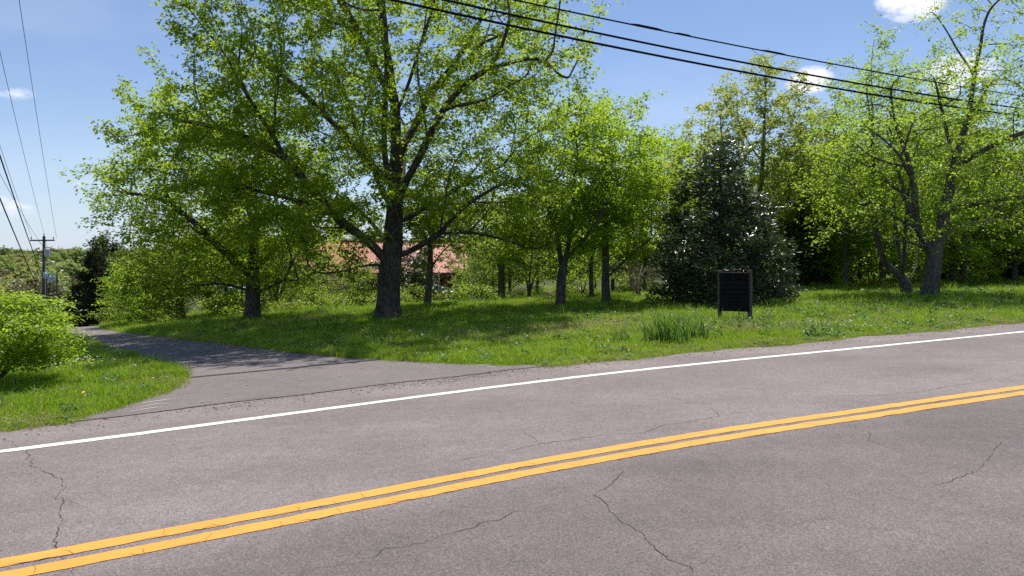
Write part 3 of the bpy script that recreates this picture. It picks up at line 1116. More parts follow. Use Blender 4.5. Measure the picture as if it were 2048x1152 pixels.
make_tree('young_maple', 'pale trunked young maple left of the dark evergreen', 'tree', (x0, y0, z0), rng, seeds, ells, 850, .24, .38, .14,
          dict(thr=.012, total=30000, size=.102, tmpl=LEAF_KITE, spread=.18), M_BARK2, M_LEAF_B, expo=2.15, sub=3, trop=.1, clump=80, zmin=1.5)

# --- slim tree right behind the great trunk
x0, y0, z0 = at(855, 25.0)
Q = lambda pts: px_path(pts, 855, 616, 54.5)
rng = np.random.default_rng(17)
seeds = [Q([(855, 619), (858, 560), (862, 500), (858, 430), (862, 350)]), Q([(860, 540), (880, 510), (915, 480), (950, 460)]), Q([(861, 500), (840, 450), (835, 400)])]
make_tree('slim_tree', 'slim grey tree right behind the great maple trunk', 'tree', (x0, y0, z0), rng, seeds, [(.2, 0, 3.6, 1.6, 1.5, 1.6), (.2, 0, 1.6, .7, .6, .8)], 420, .24, .38, .12,
          dict(thr=.012, total=10000, size=.12, tmpl=LEAF_KITE, spread=.15), M_BARK2, M_LEAF_D, zmin=.8)

# --- pale half-leafed tree behind the evergreen
x0, y0, z0 = at(1510, 33.0)
ppm = FOC / 33.0
rng = np.random.default_rng(18)
seeds = [[(0, 0, -.1), (0, 0, 1.6), (-.1, 0, 2.6)], [(-.1, 0, 2.6), (-.8, .3, 4.5), (-1.4, .5, 7), (-1.6, .5, 9)], [(-.1, 0, 2.6), (.2, -.3, 5), (.3, -.4, 8), (.4, -.4, 10.6)],
         [(-.1, 0, 2.4), (1.2, .2, 4), (2.4, .4, 6), (3.3, .4, 7.6)], [(0, 0, 2.4), (-1.6, -.3, 3.6), (-3, -.5, 5), (-4, -.5, 6)], [(0, 0, 2), (1.8, -.4, 3), (3.4, -.6, 4), (4.4, -.6, 4.6)]]
make_tree('half_leafed_tree', 'tall pale half leafed tree rising behind the dark evergreen', 'tree', (x0, y0, z0), rng, seeds,
          [(0, 0, 6.2, 4.2, 3.6, 3.8), (.3, 0, 9.3, 2.6, 2.3, 2.0), (2.2, 0, 4.2, 2.6, 2.5, 2.0), (-2.4, 0, 5.5, 2, 2, 1.8)], 1900, .3, .42, .26,
          dict(thr=.016, total=44000, size=.13, tmpl=LEAF_KITE, spread=.16), M_BARK2, M_LEAF_P, zmin=1.8, shell=.25, trop=.3, expo=2.1, sub=5)

# --- dark glossy evergreen
def cone_pts(n, h, r0, rng, zlo=.05, pw=1.0, shell=.55):
    z = h * (1 - rng.uniform(0, 1, n) ** .5) * (1 - zlo) + zlo * h
    az = rng.uniform(0, 2 * math.pi, n)
    prof = r0 * np.clip(1 - z / h, 0, 1) ** pw
    prof = prof * (1 + .20 * np.sin(3 * az + z * 1.7) + .15 * np.sin(5 * az - 2.3 * z) + .12 * np.sin(z * 5.1 + 2 * az))
    r = prof * np.maximum(rng.uniform(0, 1, n) ** .5, rng.uniform(shell, 1, n) * (rng.uniform(0, 1, n) < .6))
    return np.stack([r * np.cos(az), r * np.sin(az), z], 1)


x0, y0, z0 = at(1440, 22.2)
rng = np.random.default_rng(19)
pts = cone_pts(1500, 5.3, 2.15, rng, .02, .48)
pts[:, :2] += .28 * np.stack([np.sin(pts[:, 2] * 2.3 + 1), np.cos(pts[:, 2] * 1.9)], 1)
make_tree('evergreen_tree', 'dark glossy evergreen shaped like a broad cone behind the sign', 'tree', (x0, y0, z0), rng, [[(0, 0, -.1), (0, 0, 1.5), (.05, 0, 3.2), (0, 0, 5.2)]], None, 0,
          .24, .32, .14, dict(thr=.02, total=27000, size=.17, tmpl=LEAF_LONG, spread=.17, per=7, droop=-.1, flat=1.3), M_BARK, M_MAGN, zmin=.05, pts=pts)

# --- cedars down by the driveway bend
cedar0 = None
for k, (px, d, h, r0, lab) in enumerate([(188, 39, 5.3, 1.35, 'broad dark cedar at the driveway bend'), (206, 42, 6.0, 1.2, 'taller pointed cedar just behind the broad one'),
                                         (226, 44, 5.8, .95, 'rightmost small topped cedar by the driveway bend')]):
    x0, y0, z0 = at(px, d)
    rng = np.random.default_rng(30 + k)
    pts = cone_pts(650, h, r0, rng, .02, .62)
    make_tree('cedar_tree', lab, 'tree', (x0, y0, z0), rng, [[(0, 0, -.1), (0, 0, h * .5), (.05, 0, h * .96)]], None, 0, .22, .3, .13,
              dict(thr=.02, total=15000, size=.22, tmpl=SPRAY, spread=.14, per=6, droop=-.7, flat=1.0), M_BARK, M_CEDAR, zmin=.05, pts=pts, group='cedars at the driveway bend')

# --- smaller trees about the lawn edge and the driveway
def small_tree(name, label, px, d, h, rad_, zc, seed, mat, total, size, trunk_r, stems=1, group=None, zmin=.5, natt=420, cat='tree', bark=None, thr=.012, squash=1.0):
    x_, y_, z_ = at(px, d)
    rg_ = np.random.default_rng(seed)
    if stems == 1:
        sd = [[(0, 0, -.1), (rg_.normal(0, .05), 0, h * .3), (rg_.normal(0, .15), 0, h * .6)]]
    else:
        sd = [[(0, 0, -.1), (0, 0, .12)]]
        for q in range(stems):
            a_ = 2 * math.pi * q / stems + rg_.uniform(0, .8)
            f_ = rg_.uniform(.25, .6) * rad_
            sd.append([(0, 0, .1), (f_ * .35 * math.cos(a_), f_ * .35 * math.sin(a_), h * .3), (f_ * math.cos(a_), f_ * math.sin(a_), h * .65)])
    el_ = [(0, 0, zc, rad_, rad_ * squash, h - zc), (rad_ * .35, 0, zc * .8, rad_ * .7, rad_ * .7, (h - zc) * .7), (-rad_ * .4, .1, zc * .9, rad_ * .7, rad_ * .7, (h - zc) * .75)]
    return make_tree(name, label, cat, (x_, y_, z_), rg_, sd, el_, natt, .22, .34, trunk_r, dict(thr=thr, total=total, size=size, tmpl=LEAF_KITE, spread=.16), bark or M_BARK2, mat,
                     group=group, zmin=zmin, clump=50)


small_tree('small_tree', 'leaning small tree with pale stem left of the second maple', 362, 30, 4.3, 2.0, 2.5, 41, M_LEAF_D, 13000, .13, .17)
small_tree('small_tree', 'yellow green tree overhanging the driveway bend', 292, 30, 2.7, 1.25, 1.2, 42, M_LEAF_S, 11000, .12, .08, stems=5, zmin=.2)
small_tree('small_tree', 'thin forked sapling between the driveway and second maple', 452, 29, 4.2, 1.6, 2.6, 43, M_LEAF_B, 5000, .12, .06)
small_tree('small_tree', 'sapling touching the left side of second maple trunk', 482, 31, 3.6, 1.3, 2.4, 44, M_LEAF_B, 4000, .12, .05)
small_tree('small_tree', 'low wide tree with pale forked trunk behind second maple', 552, 31, 4.0, 2.2, 2.4, 45, M_LEAF_D, 7000, .12, .15, stems=4, zmin=1.1)
small_tree('small_tree', 'sparse tree screening the left end of the red roof', 640, 42, 5.2, 2.0, 3.3, 61, M_LEAF_B, 3600, .13, .09, zmin=1.6)
small_tree('small_tree', 'grey fissured tree with a bare pale bough right of the house', 1003, 30, 5.0, 2.2, 3.2, 46, M_LEAF_D, 8000, .12, .15, zmin=1.4)
small_tree('small_tree', 'low many branched tree left of the twin stemmed maple', 1058, 31, 3.8, 1.7, 2.1, 47, M_LEAF_D, 6000, .11, .1, stems=3, zmin=.8)
small_tree('small_tree', 'dark straight stem between the two young maples', 1183, 27.5, 5.0, 1.5, 3.4, 48, M_LEAF_B, 5500, .12, .09, zmin=1.5)
small_tree('small_tree', 'pale multi stemmed sapling beneath the young maples', 1165, 29, 2.8, 1.2, 1.5, 49, M_LEAF_B, 3000, .1, .04, stems=4, zmin=.6)

# shrubs round the house and the lawn edge
small_tree('shrub', 'round bright green shrub left of the great trunk', 606, 33, 1.2, .75, .6, 51, M_LEAF_S, 5000, .08, .04, 6, zmin=.05, cat='shrub')
small_tree('shrub', 'grey green flowering shrub at the house corner', 712, 34, 2.2, 1.0, 1.1, 52, M_LEAF_D, 4500, .09, .04, 6, zmin=.05, cat='shrub')
small_tree('shrub', 'bronze leaved shrub under the low bough', 655, 36, 2.1, 1.5, 1.0, 53, M_RUST, 6000, .1, .05, 6, zmin=.05, cat='shrub')
small_tree('shrub', 'small leafy shrub against the great trunk', 733, 32, 1.4, .7, .6, 54, M_LEAF_D, 3500, .09, .04, 5, zmin=.05, cat='shrub')
small_tree('shrub', 'dark glossy shrub hiding the middle of the house', 822, 32, 2.5, 1.3, 1.2, 55, M_MAGN, 9000, .13, .06, 5, zmin=.05, cat='shrub')
small_tree('shrub', 'dark shrub beside the porch steps', 955, 36, 1.9, 1.2, .9, 56, M_LEAF_D, 5000, .1, .05, 5, zmin=.05, cat='shrub')
small_tree('shrub', 'low yellow green shrub beneath the driveway trees', 298, 27.8, .75, .65, .35, 57, M_LEAF_S, 4500, .07, .03, 6, zmin=.05, cat='shrub')
small_tree('shrub', 'deep green shrub at the far side of the driveway', 262, 36, 1.8, 1.0, .8, 58, M_LEAF_D, 6000, .11, .05, 6, zmin=.05, cat='shrub')
small_tree('shrub', 'mounded shrub darkened for shade behind the forked pale trunk', 575, 37, 2.0, 1.6, .9, 59, M_MAGN, 6000, .11, .05, 6, zmin=.05, cat='shrub')  # dark evergreen leaf colour stands in for the shade under the canopy

# bare brown shrub beside the evergreen
x_, y_, z_ = at(1275, 27.5)
rng = np.random.default_rng(60)
sd = [[(0, 0, -.1), (0, 0, .1)]]
for q in range(34):
    a_ = rng.uniform(0, 2 * math.pi)
    r_ = rng.uniform(.6, 1.7)
    sd.append([(0, 0, .1), (r_ * .4 * math.cos(a_), r_ * .4 * math.sin(a_), rng.uniform(.9, 1.5)), (r_ * .8 * math.cos(a_), r_ * .8 * math.sin(a_), rng.uniform(1.1, 1.6)), (r_ * math.cos(a_), r_ * math.sin(a_), rng.uniform(.5, 1.2))])
make_tree('bare_shrub', 'bare brown arching shrub left of the dark evergreen', 'shrub', (x_, y_, z_), rng, sd, [(0, 0, .9, 1.6, 1.4, .8)], 900, .16, .2, .07, None, M_TWIG, None, r_tip=.006, zmin=.1)

# layered bush at the left border
x_, y_, z_ = at(-12, 9.9)
rng = np.random.default_rng(61)
sd = [[(0, 0, -.1), (0, 0, .08)]]
for q in range(9):
    a_ = 2 * math.pi * q / 9 + rng.uniform(0, .5)
    r_ = rng.uniform(.5, 1.1)
    sd.append([(0, 0, .06), (r_ * .25 * math.cos(a_), r_ * .25 * math.sin(a_), .35), (r_ * .7 * math.cos(a_), r_ * .7 * math.sin(a_), rng.uniform(.55, 1.0))])
pts = []
for z_l, r_l in [(.42, .8), (.6, 1.05), (.8, 1.1), (1.0, 1.0), (1.17, .8), (1.32, .5)]:
    for q in range(11):
        a_ = rng.uniform(0, 2 * math.pi)
        rr_ = r_l * rng.uniform(.35, 1) ** .6
        cx_, cy_ = rr_ * math.cos(a_), rr_ * math.sin(a_)
        pts.append(np.stack([cx_ + rng.normal(0, .16, 20), cy_ + rng.normal(0, .16, 20), z_l + rng.normal(0, .025, 20) - .05 * (rr_ / r_l)], 1))
make_tree('layered_bush', 'yellow green bush with layered foliage at the left border', 'bush', (x_, y_, z_), rng, sd, None, 0, .1, .13, .07,
          dict(thr=.012, total=15000, size=.085, tmpl=LEAF_LONG, spread=.05, per=6, droop=.15, flat=.25, up=.02), M_BARK, M_LEAF_S, r_tip=.004, zmin=.1, pts=np.concatenate(pts), leafname='crown')

# --- woods behind the right lawn: three kinds, copied
kinds = []
for k, (h, r_, zc, mat, tot) in enumerate([(7.2, 2.0, 4.0, M_LEAF_D, 9000), (6.0, 2.3, 3.0, M_LEAF_B, 9000), (8.2, 2.0, 4.8, M_LEAF_R, 9000)]):
    kinds.append((h, r_, zc, mat, tot))
WOOD_LOOK = ['dark leaved woodland tree', 'bright leaved woodland tree', 'thin crowned woodland tree']
WOOD_PLACE = [(1100, 'far behind the house end'), (1300, 'behind the young maples'), (1545, 'behind the dark evergreen'), (1765, 'between evergreen and forked tree'), (1925, 'behind the forked tree'), (9999, 'at the right border')]


def wood_label(k, px):
    zone = lambda p_: next(i_ for i_, w_ in enumerate(WOOD_PLACE) if p_ < w_[0])
    mates = sorted(q[0] for q in spots[k] if zone(q[0]) == zone(px))
    o_ = '' if len(mates) == 1 else ('leftmost ', 'second ', 'third ', 'fourth ', 'fifth ', 'sixth ')[mates.index(px)]
    return o_ + WOOD_LOOK[k] + ' ' + WOOD_PLACE[zone(px)][1] + (', counted from the left' if o_ and o_ != 'leftmost ' else '')


spots = [[(1660, 36), (1690, 31), (1905, 32), (1990, 35), (2070, 31), (1580, 38), (1335, 37), (930, 47), (1130, 36), (1075, 35), (1020, 38), (1225, 33), (1290, 33.5), (985, 41)],
         [(1720, 35), (1765, 31.5), (1930, 30.5), (2030, 32), (1625, 36), (1400, 40), (1010, 46), (1262, 37), (1575, 34), (1690, 38), (1840, 35)],
         [(1790, 39), (1885, 38), (1960, 40), (2045, 40), (1735, 40), (1650, 41), (1190, 47), (1345, 43), (1560, 41), (1450, 46), (1610, 47)]]
rnd = random.Random(5)
for k in range(3):
    h, r_, zc, mat, tot = kinds[k]
    px, d = spots[k][0]
    proto = small_tree('woodland_tree', wood_label(k, px), px, d, h, r_, zc, 70 + k, mat, tot, .14, .11, group='woods behind the lawn %s' % ('one', 'two', 'three')[k], zmin=1.2 if k != 1 else .5)
    proto['group'] = ('dark leaved woodland trees', 'bright woodland trees', 'thin crowned woodland trees')[k]
    for px, d in spots[k][1:]:
        sc_ = rnd.uniform(.8, 1.1) * (.8 if px < 1300 else 1.12)
        dup(proto, at(px, d), rnd.uniform(0, 6.28), (sc_, sc_, sc_ * rnd.uniform(.9, 1.1)), wood_label(k, px), proto['group'])
# dark cedars inside the woods
for k, (px, d, h, r0, lab) in enumerate([(1600, 33, 4.6, 1.6, 'dark conifer in the woods right of the evergreen'), (1925, 37, 5.5, 1.7, 'dark conifer in the woods behind the forked tree'),
                                         (2020, 34, 4.6, 1.5, 'dark conifer at the right border of the woods')]):
    x0, y0, z0 = at(px, d)
    rng = np.random.default_rng(80 + k)
    make_tree('conifer_tree', lab, 'tree', (x0, y0, z0), rng, [[(0, 0, -.1), (0, 0, h * .5), (.05, 0, h * .96)]], None, 0, .25, .34, .14,
              dict(thr=.02, total=9000, size=.22, tmpl=SPRAY, spread=.14, per=6, droop=-.3, flat=1.0), M_BARK, M_CEDAR, zmin=.05, pts=cone_pts(420, h, r0, rng, .02, .7), group='conifers in the woods')

# ------------------------------------------------------------------ scattered stuff by geometry nodes
def instancer(name, pts, idx, rot, scl, sources, label, cat=None):
    colx = bpy.data.collections.new(name + '_pieces')
    for o_ in sources:
        colx.objects.link(o_)
    me = bpy.data.meshes.new(name)
    me.vertices.add(len(pts))
    me.vertices.foreach_set('co', np.asarray(pts, np.float32).ravel())
    a1 = me.attributes.new('idx', 'INT', 'POINT')
    a1.data.foreach_set('value', np.asarray(idx, np.int32))
    a2 = me.attributes.new('rot', 'FLOAT_VECTOR', 'POINT')
    a2.data.foreach_set('vector', np.asarray(rot, np.float32).ravel())
    a3 = me.attributes.new('scl', 'FLOAT_VECTOR', 'POINT')
    a3.data.foreach_set('vector', np.asarray(scl, np.float32).ravel())
    o = obj(name, me)
    ng = bpy.data.node_groups.new(name, 'GeometryNodeTree')
    ng.interface.new_socket('Geometry', in_out='INPUT', socket_type='NodeSocketGeometry')
    ng.interface.new_socket('Geometry', in_out='OUTPUT', socket_type='NodeSocketGeometry')
    gi, go = ng.nodes.new('NodeGroupInput'), ng.nodes.new('NodeGroupOutput')
    ci = ng.nodes.new('GeometryNodeCollectionInfo')
    ci.inputs['Collection'].default_value = colx
    ci.inputs['Separate Children'].default_value = True
    ci.inputs['Reset Children'].default_value = True
    ip = ng.nodes.new('GeometryNodeInstanceOnPoints')
    ip.inputs['Pick Instance'].default_value = True

    def attr(nm, ty):
        n_ = ng.nodes.new('GeometryNodeInputNamedAttribute')
        n_.data_type = ty
        n_.inputs['Name'].default_value = nm
        return n_.outputs['Attribute']
    L = ng.links.new
    L(gi.outputs[0], ip.inputs['Points'])
    L(ci.outputs[0], ip.inputs['Instance'])
    L(attr('idx', 'INT'), ip.inputs['Instance Index'])
    L(attr('rot', 'FLOAT_VECTOR'), ip.inputs['Rotation'])
    L(attr('scl', 'FLOAT_VECTOR'), ip.inputs['Scale'])
    L(ip.outputs[0], go.inputs[0])
    md = o.modifiers.new('scatter', 'NODES')
    md.node_group = ng
    return tag(o, label, cat, kind='stuff')


def blade_clump(name, rng, n, rad_, h, w, mat, lean=.35, straw=0.0):
    V, F_, vv = [], [], []
    for k in range(n):
        a_, r_ = rng.uniform(0, 6.283), rad_ * math.sqrt(rng.uniform())
        bx, by = r_ * math.cos(a_), r_ * math.sin(a_)
        hh = h * rng.uniform(.45, 1.15)
        d_ = rng.uniform(0, 6.283)
        ln = hh * lean * rng.uniform(.1, 1.6)
        dx, dy = math.cos(d_) * ln, math.sin(d_) * ln
        f_ = rng.uniform(0, 6.283)
        wx, wy = math.cos(f_) * w / 2, math.sin(f_) * w / 2
        b0 = len(V)
        V += [(bx - wx, by - wy, -.02), (bx + wx, by + wy, -.02), (bx + dx * .35 + wx * .8, by + dy * .35 + wy * .8, hh * .6), (bx + dx * .35 - wx * .8, by + dy * .35 - wy * .8, hh * .6),
              (bx + dx, by + dy, hh * (1 - .25 * lean * rng.uniform(0, 1.5)))]
        F_ += [(b0, b0 + 1, b0 + 2), (b0, b0 + 2, b0 + 3), (b0 + 3, b0 + 2, b0 + 4)]
        vv += [float(rng.uniform(0, 1))] * 5
    return bpy.data.objects.new(name, mesh_np(name, np.array(V), np.array(F_), mat, vv))


rng = np.random.default_rng(100)
src = []
for k in range(6):
    src.append(blade_clump('a%02d_blade_clump' % k, rng, 150, .32, .13 + .02 * (k % 3), .0075, GRASS, .45))
for k in range(3):
    src.append(blade_clump('b%02d_blade_clump' % k, rng, 130, .32, .11 + .02 * k, .0075, GRASS_Y, .6))
for k in range(3):
    src.append(blade_clump('c%02d_blade_clump' % k, rng, 120, .28, .10 + .03 * k, .006, STRAW, 1.3))
for k in range(3):
    # broad-leaved weeds
    n_ = 34
    az = rng.uniform(0, 6.283, n_)
    O = np.stack([rng.normal(0, .07, n_), rng.normal(0, .07, n_), rng.uniform(.01, .16, n_)], 1)
    D = np.stack([np.cos(az), np.sin(az), rng.uniform(-.2, .9, n_)], 1)
    V, F_, vv = scatter(LEAF_KITE, O, D, np.stack([rng.normal(0, .4, n_), rng.normal(0, .4, n_), np.ones(n_)], 1), rng.uniform(.04, .10, n_), rng.uniform(0, 1, n_))
    src.append(bpy.data.objects.new('d%02d_weed' % k, mesh_np('weed', V, F_, WEED, vv)))
for k in range(2):
    src.append(blade_clump('e%02d_tall_blades' % k, rng, 26, .16, .34, .008, GRASS, .5))

# dry, straw-coloured patches on the lawn (plan position, radius)
DRY = [(*onground(1045, 682), 1.3, .9), (*onground(1170, 657), 2.2, .85), (*onground(1320, 664), 1.3, .7), (*onground(1440, 652), 1.5, .85), (*onground(1500, 660), 1.4, .85), (*onground(1660, 650), 1.8, .7),
       (*onground(1930, 640), 1.2, .6), (*onground(1250, 645), 1.5, .6), (*onground(1780, 632), 1.6, .5), (*onground(330, 770), .5, .5), (*onground(560, 655), 3.0, .6)]


MS0, MS1 = float(s_m[0]) + .25, float(s_m[-1]) - .1


def off_drive(x, y):
    s, t = st(x, y)
    return ~in_poly(x, y, DRIVE_POLY) & ~((s > MS0) & (s < MS1) & (t < edge_t(s) + 1.5))


def lawn_points(n, dmin, dmax, rng, margin=1.12):
    d = np.sqrt(rng.uniform(dmin ** 2, dmax ** 2, n))
    b_ = rng.uniform(-.76 * margin, .76 * margin, n)
    x = b_ * d
    s, t = st(x, d)
    ok = (t > grass_edge(s) + rng.normal(.02, .05, n)) & off_drive(x, d)
    return x[ok], d[ok]


px_, py_, sz_ = [], [], []
for n_, d0, d1, sc_ in [(5200, 6.8, 13, .95), (6000, 13, 20, 1.05), (5200, 20, 30, 1.25), (3600, 30, 46, 1.6)]:
    x, y = lawn_points(n_, d0, d1, rng)
    px_.append(x)
    py_.append(y)
    sz_.append(np.full(len(x), sc_))
# dense fringe along the pavement and the driveway
sf = rng.uniform(-3, 19, 2600)
xf, yf = xy(sf, grass_edge(sf) + np.abs(rng.normal(0, .12, 2600)) - .02)
okf = off_drive(xf, yf)
px_.append(xf[okf]); py_.append(yf[okf]); sz_.append(np.full(okf.sum(), .62))
for e_, sg in ((dl, -1), (dr, 1)):
    k = rng.integers(0, 45, 1200)
    q = e_[k] + (e_[k + 1] - e_[k]) * rng.uniform(0, 1, 1200)[:, None]
    tn = e_[k + 1] - e_[k]
    nn = np.stack([tn[:, 1], -tn[:, 0]], 1) / (np.linalg.norm(tn, axis=1, keepdims=True) + 1e-9) * sg
    q = q + nn * np.abs(rng.normal(.03, .12, 1200))[:, None]
    s_, t_ = st(q[:, 0], q[:, 1])
    o_ = off_drive(q[:, 0], q[:, 1]) & (t_ > grass_edge(s_))
    px_.append(q[o_, 0]); py_.append(q[o_, 1]); sz_.append(np.full(o_.sum(), .7))
GX, GY, GS = np.concatenate(px_), np.concatenate(py_), np.concatenate(sz_)
n_ = len(GX)
dry = np.zeros(n_)
for cx_, cy_, ra_, am in DRY:
    s1, t1 = st(GX - cx_, GY - cy_)
    dry = np.maximum(dry, am * np.exp(-((s1 / ra_) ** 2 + (t1 / (ra_ * .45)) ** 2)))
patch = .5 + .5 * np.sin(GX * .9 + 1.3 * np.sin(GY * .5)) * np.sin(GY * .8 + np.sin(GX * .6))
u_ = rng.uniform(0, 1, n_)
idx = rng.integers(0, 6, n_)
idx = np.where(u_ < .10 + .30 * patch, 6 + rng.integers(0, 3, n_), idx)
idx = np.where(rng.uniform(0, 1, n_) < dry, 9 + rng.integers(0, 3, n_), idx)
s_, t_ = st(GX, GY)
near_edge = (t_ - grass_edge(s_)) < .3
idx = np.where(near_edge & (rng.uniform(0, 1, n_) < .34), 9 + rng.integers(0, 3, n_), idx)
wz = rng.uniform(0, 1, n_)
weedy = smooth(8, 11, s_) * (t_ < 17)
idx = np.where(wz < .06 + .14 * weedy, 12 + rng.integers(0, 3, n_), idx)
idx = np.where((wz > .98 - .05 * weedy) & ~near_edge, 15 + rng.integers(0, 2, n_), idx)
hs = GS * rng.uniform(.7, 1.25, n_) * np.where(near_edge, .7, 1.0) * (.8 + .35 * patch)
instancer('grass', np.stack([GX, GY, gz(GX, GY) - .015], 1), idx, np.stack([rng.normal(0, .08, n_), rng.normal(0, .08, n_), rng.uniform(0, 6.283, n_)], 1),
          np.stack([GS * 1.05, GS * 1.05, hs], 1), src, 'long spring grass of the lawn with straw patches', 'grass')

# undergrowth at the foot of the woods
ug = []
for k, (mt, h_) in enumerate([(M_LEAF_D, .9), (M_LEAF_D, .6), (M_LEAF_R, .8), (M_RUST, .7)]):
    n_ = 420
    d_ = rng.normal(0, 1, (n_, 3))
    d_ /= np.linalg.norm(d_, axis=1, keepdims=True)
    O = d_ * rng.uniform(.4, 1, n_)[:, None] * np.array([.75, .75, h_ * .55]) + np.array([0, 0, h_ * .5])
    az = rng.uniform(0, 6.283, n_)
    V, F_, vv = scatter(LEAF_KITE, O, np.stack([np.cos(az), np.sin(az), rng.normal(-.1, .5, n_)], 1), np.stack([rng.normal(0, .5, n_), rng.normal(0, .5, n_), np.ones(n_)], 1), rng.uniform(.08, .16, n_), rng.uniform(0, 1, n_))
    ug.append(bpy.data.objects.new('u%d_brush' % k, mesh_np('brush', V, F_, mt, vv)))
d_ = rng.uniform(27, 62, 2200)
b_ = rng.uniform(-.62, .86, 2200)
x, y = b_ * d_, d_
s_, t_ = st(x, y)
edge_w = np.where(s_ > 15, 28.5 - (s_ - 15) * .8, 28.5) + rng.normal(0, 1.2, 2200)
ok = (t_ > np.maximum(edge_w, 17)) & off_drive(x, y) & ~((x > -17) & (x < -2) & (y > 45) & (y < 57)) & (s_ > 1.5)
x, y = x[ok], y[ok]
n_ = len(x)
s_, t_ = st(x, y)
thin = (s_ > 14) & (rng.uniform(0, 1, n_) < .6)
x, y, s_ = x[~thin], y[~thin], s_[~thin]
n_ = len(x)
sc_ = rng.uniform(.5, 1.3, n_) * np.where(s_ > 14, .65, .85)
instancer('undergrowth', np.stack([x, y, gz(x, y)], 1), rng.choice(4, n_, p=[.45, .3, .17, .08]), np.stack([np.zeros(n_), np.zeros(n_), rng.uniform(0, 6.28, n_)], 1), np.stack([sc_, sc_, sc_ * rng.uniform(.7, 1.4, n_)], 1), ug,
          'leafy undergrowth at the foot of the woods', 'undergrowth')

# small flowers
def flower_heads(name, col_mat, P, size, rng, label, cat):
    n = len(P)
    V, F_ = [], []
    k = 6
    th = np.arange(k) * 2 * math.pi / k
    tv = np.concatenate([[[0, 0, .25]], np.stack([np.cos(th) * .5, np.sin(th) * .5, np.zeros(k)], 1), [[0, 0, -.25]]])
    tf = np.array([(0, 1 + i_, 1 + (i_ + 1) % k) for i_ in range(k)] + [(7, 1 + (i_ + 1) % k, 1 + i_) for i_ in range(k)])
    sz = size * rng.uniform(.6, 1.3, n)
    V = P[:, None] + tv[None] * sz[:, None, None]
    F_ = tf[None] + (np.arange(n) * len(tv))[:, None, None]
    o = obj(name, mesh_np(name, V.reshape(-1, 3), F_.reshape(-1, 3), col_mat))
    return tag(o, label, cat, kind='stuff')


def drifts(cent, rng):
    out_ = []
    for px, py, n, sx, sy, h in cent:
        cx_, cy_ = onground(px, py)
        x = cx_ + rng.normal(0, sx, n)
        y = cy_ + rng.normal(0, sy, n)
        s, t = st(x, y)
        ok = (t > grass_edge(s) + .1) & ~in_poly(x, y, DRIVE_POLY)
        x, y = x[ok], y[ok]
        out_.append(np.stack([x, y, gz(x, y) + h * rng.uniform(.6, 1.2, len(x))], 1))
    return np.concatenate(out_)


x, y = lawn_points(1500, 8, 34, rng)
sp = np.stack([x, y, gz(x, y) + rng.uniform(.06, .16, len(x))], 1)[:700]
wf = np.concatenate([sp, drifts([(262, 705, 40, .25, .25, .24), (228, 716, 36, .25, .2, .22), (150, 742, 50, .35, .2, .2), (80, 748, 40, .3, .2, .2), (640, 692, 40, .9, .4, .12), (720, 700, 40, .8, .4, .12),
                                 (405, 653, 40, .25, .25, .22), (365, 640, 30, .5, .4, .2), (1090, 662, 50, 1.0, .6, .14), (900, 665, 40, 1.6, .8, .14), (590, 640, 30, .5, .4, .2), (1660, 604, 120, 3.2, .8, .14),
                                 (1840, 612, 80, 2.2, .8, .14), (1680, 660, 60, .8, .5, .16), (960, 610, 30, .6, .3, .3)], rng)])
flower_heads('white_wildflowers', M_FLOW_W, wf, .026, rng, 'tiny white clover and dandelion heads dotted over the lawn', 'flowers')
x, y = lawn_points(300, 7, 16, rng)
yf_ = np.concatenate([np.stack([x, y, gz(x, y) + rng.uniform(.05, .12, len(x))], 1)[:60], drifts([(165, 740, 14, .2, .15, .16), (165, 806, 5, .06, .06, .12), (180, 742, 10, .15, .15, .16)], rng)])
flower_heads('yellow_wildflowers', M_FLOW_Y, yf_, .028, rng, 'tiny yellow dandelion flowers in the grass', 'flowers')

# loose gravel on the shoulder and driveway seam
sg_ = np.concatenate([rng.uniform(-3, 20, 5200), rng.normal(3.4, 1.1, 1800)])
tg_ = edge_t(sg_) + np.concatenate([np.clip(rng.normal(.85, .22, 5200), .2, 1.2), np.clip(rng.normal(.92, .15, 1800), .3, 1.3)])
gxp, gyp = xy(sg_, tg_)
n_ = len(gxp)
tv = np.array([(.5, 0, .1), (-.2, .45, .15), (-.4, -.3, .1), (.1, -.45, .2), (0, .05, .5), (.25, .35, .3)])
tf = np.array([(0, 1, 5), (1, 2, 4), (2, 3, 4), (3, 0, 4), (0, 5, 4), (5, 1, 4)])
az = rng.uniform(0, 6.283, n_)
sz = rng.gamma(2.0, .0052, n_) + .005
ca, sa = np.cos(az)[:, None], np.sin(az)[:, None]
V = np.stack([gxp[:, None] + sz[:, None] * (tv[None, :, 0] * ca - tv[None, :, 1] * sa), gyp[:, None] + sz[:, None] * (tv[None, :, 0] * sa + tv[None, :, 1] * ca),
              gz(gxp, gyp)[:, None] + .003 + .6 * sz[:, None] * tv[None, :, 2]], -1)
o = obj('loose_gravel', mesh_np('loose_gravel', V.reshape(-1, 3), (tf[None] + (np.arange(n_) * 6)[:, None, None]).reshape(-1, 3), M_STONE))
tag(o, 'loose dark gravel along the road shoulder', 'gravel', kind='stuff')
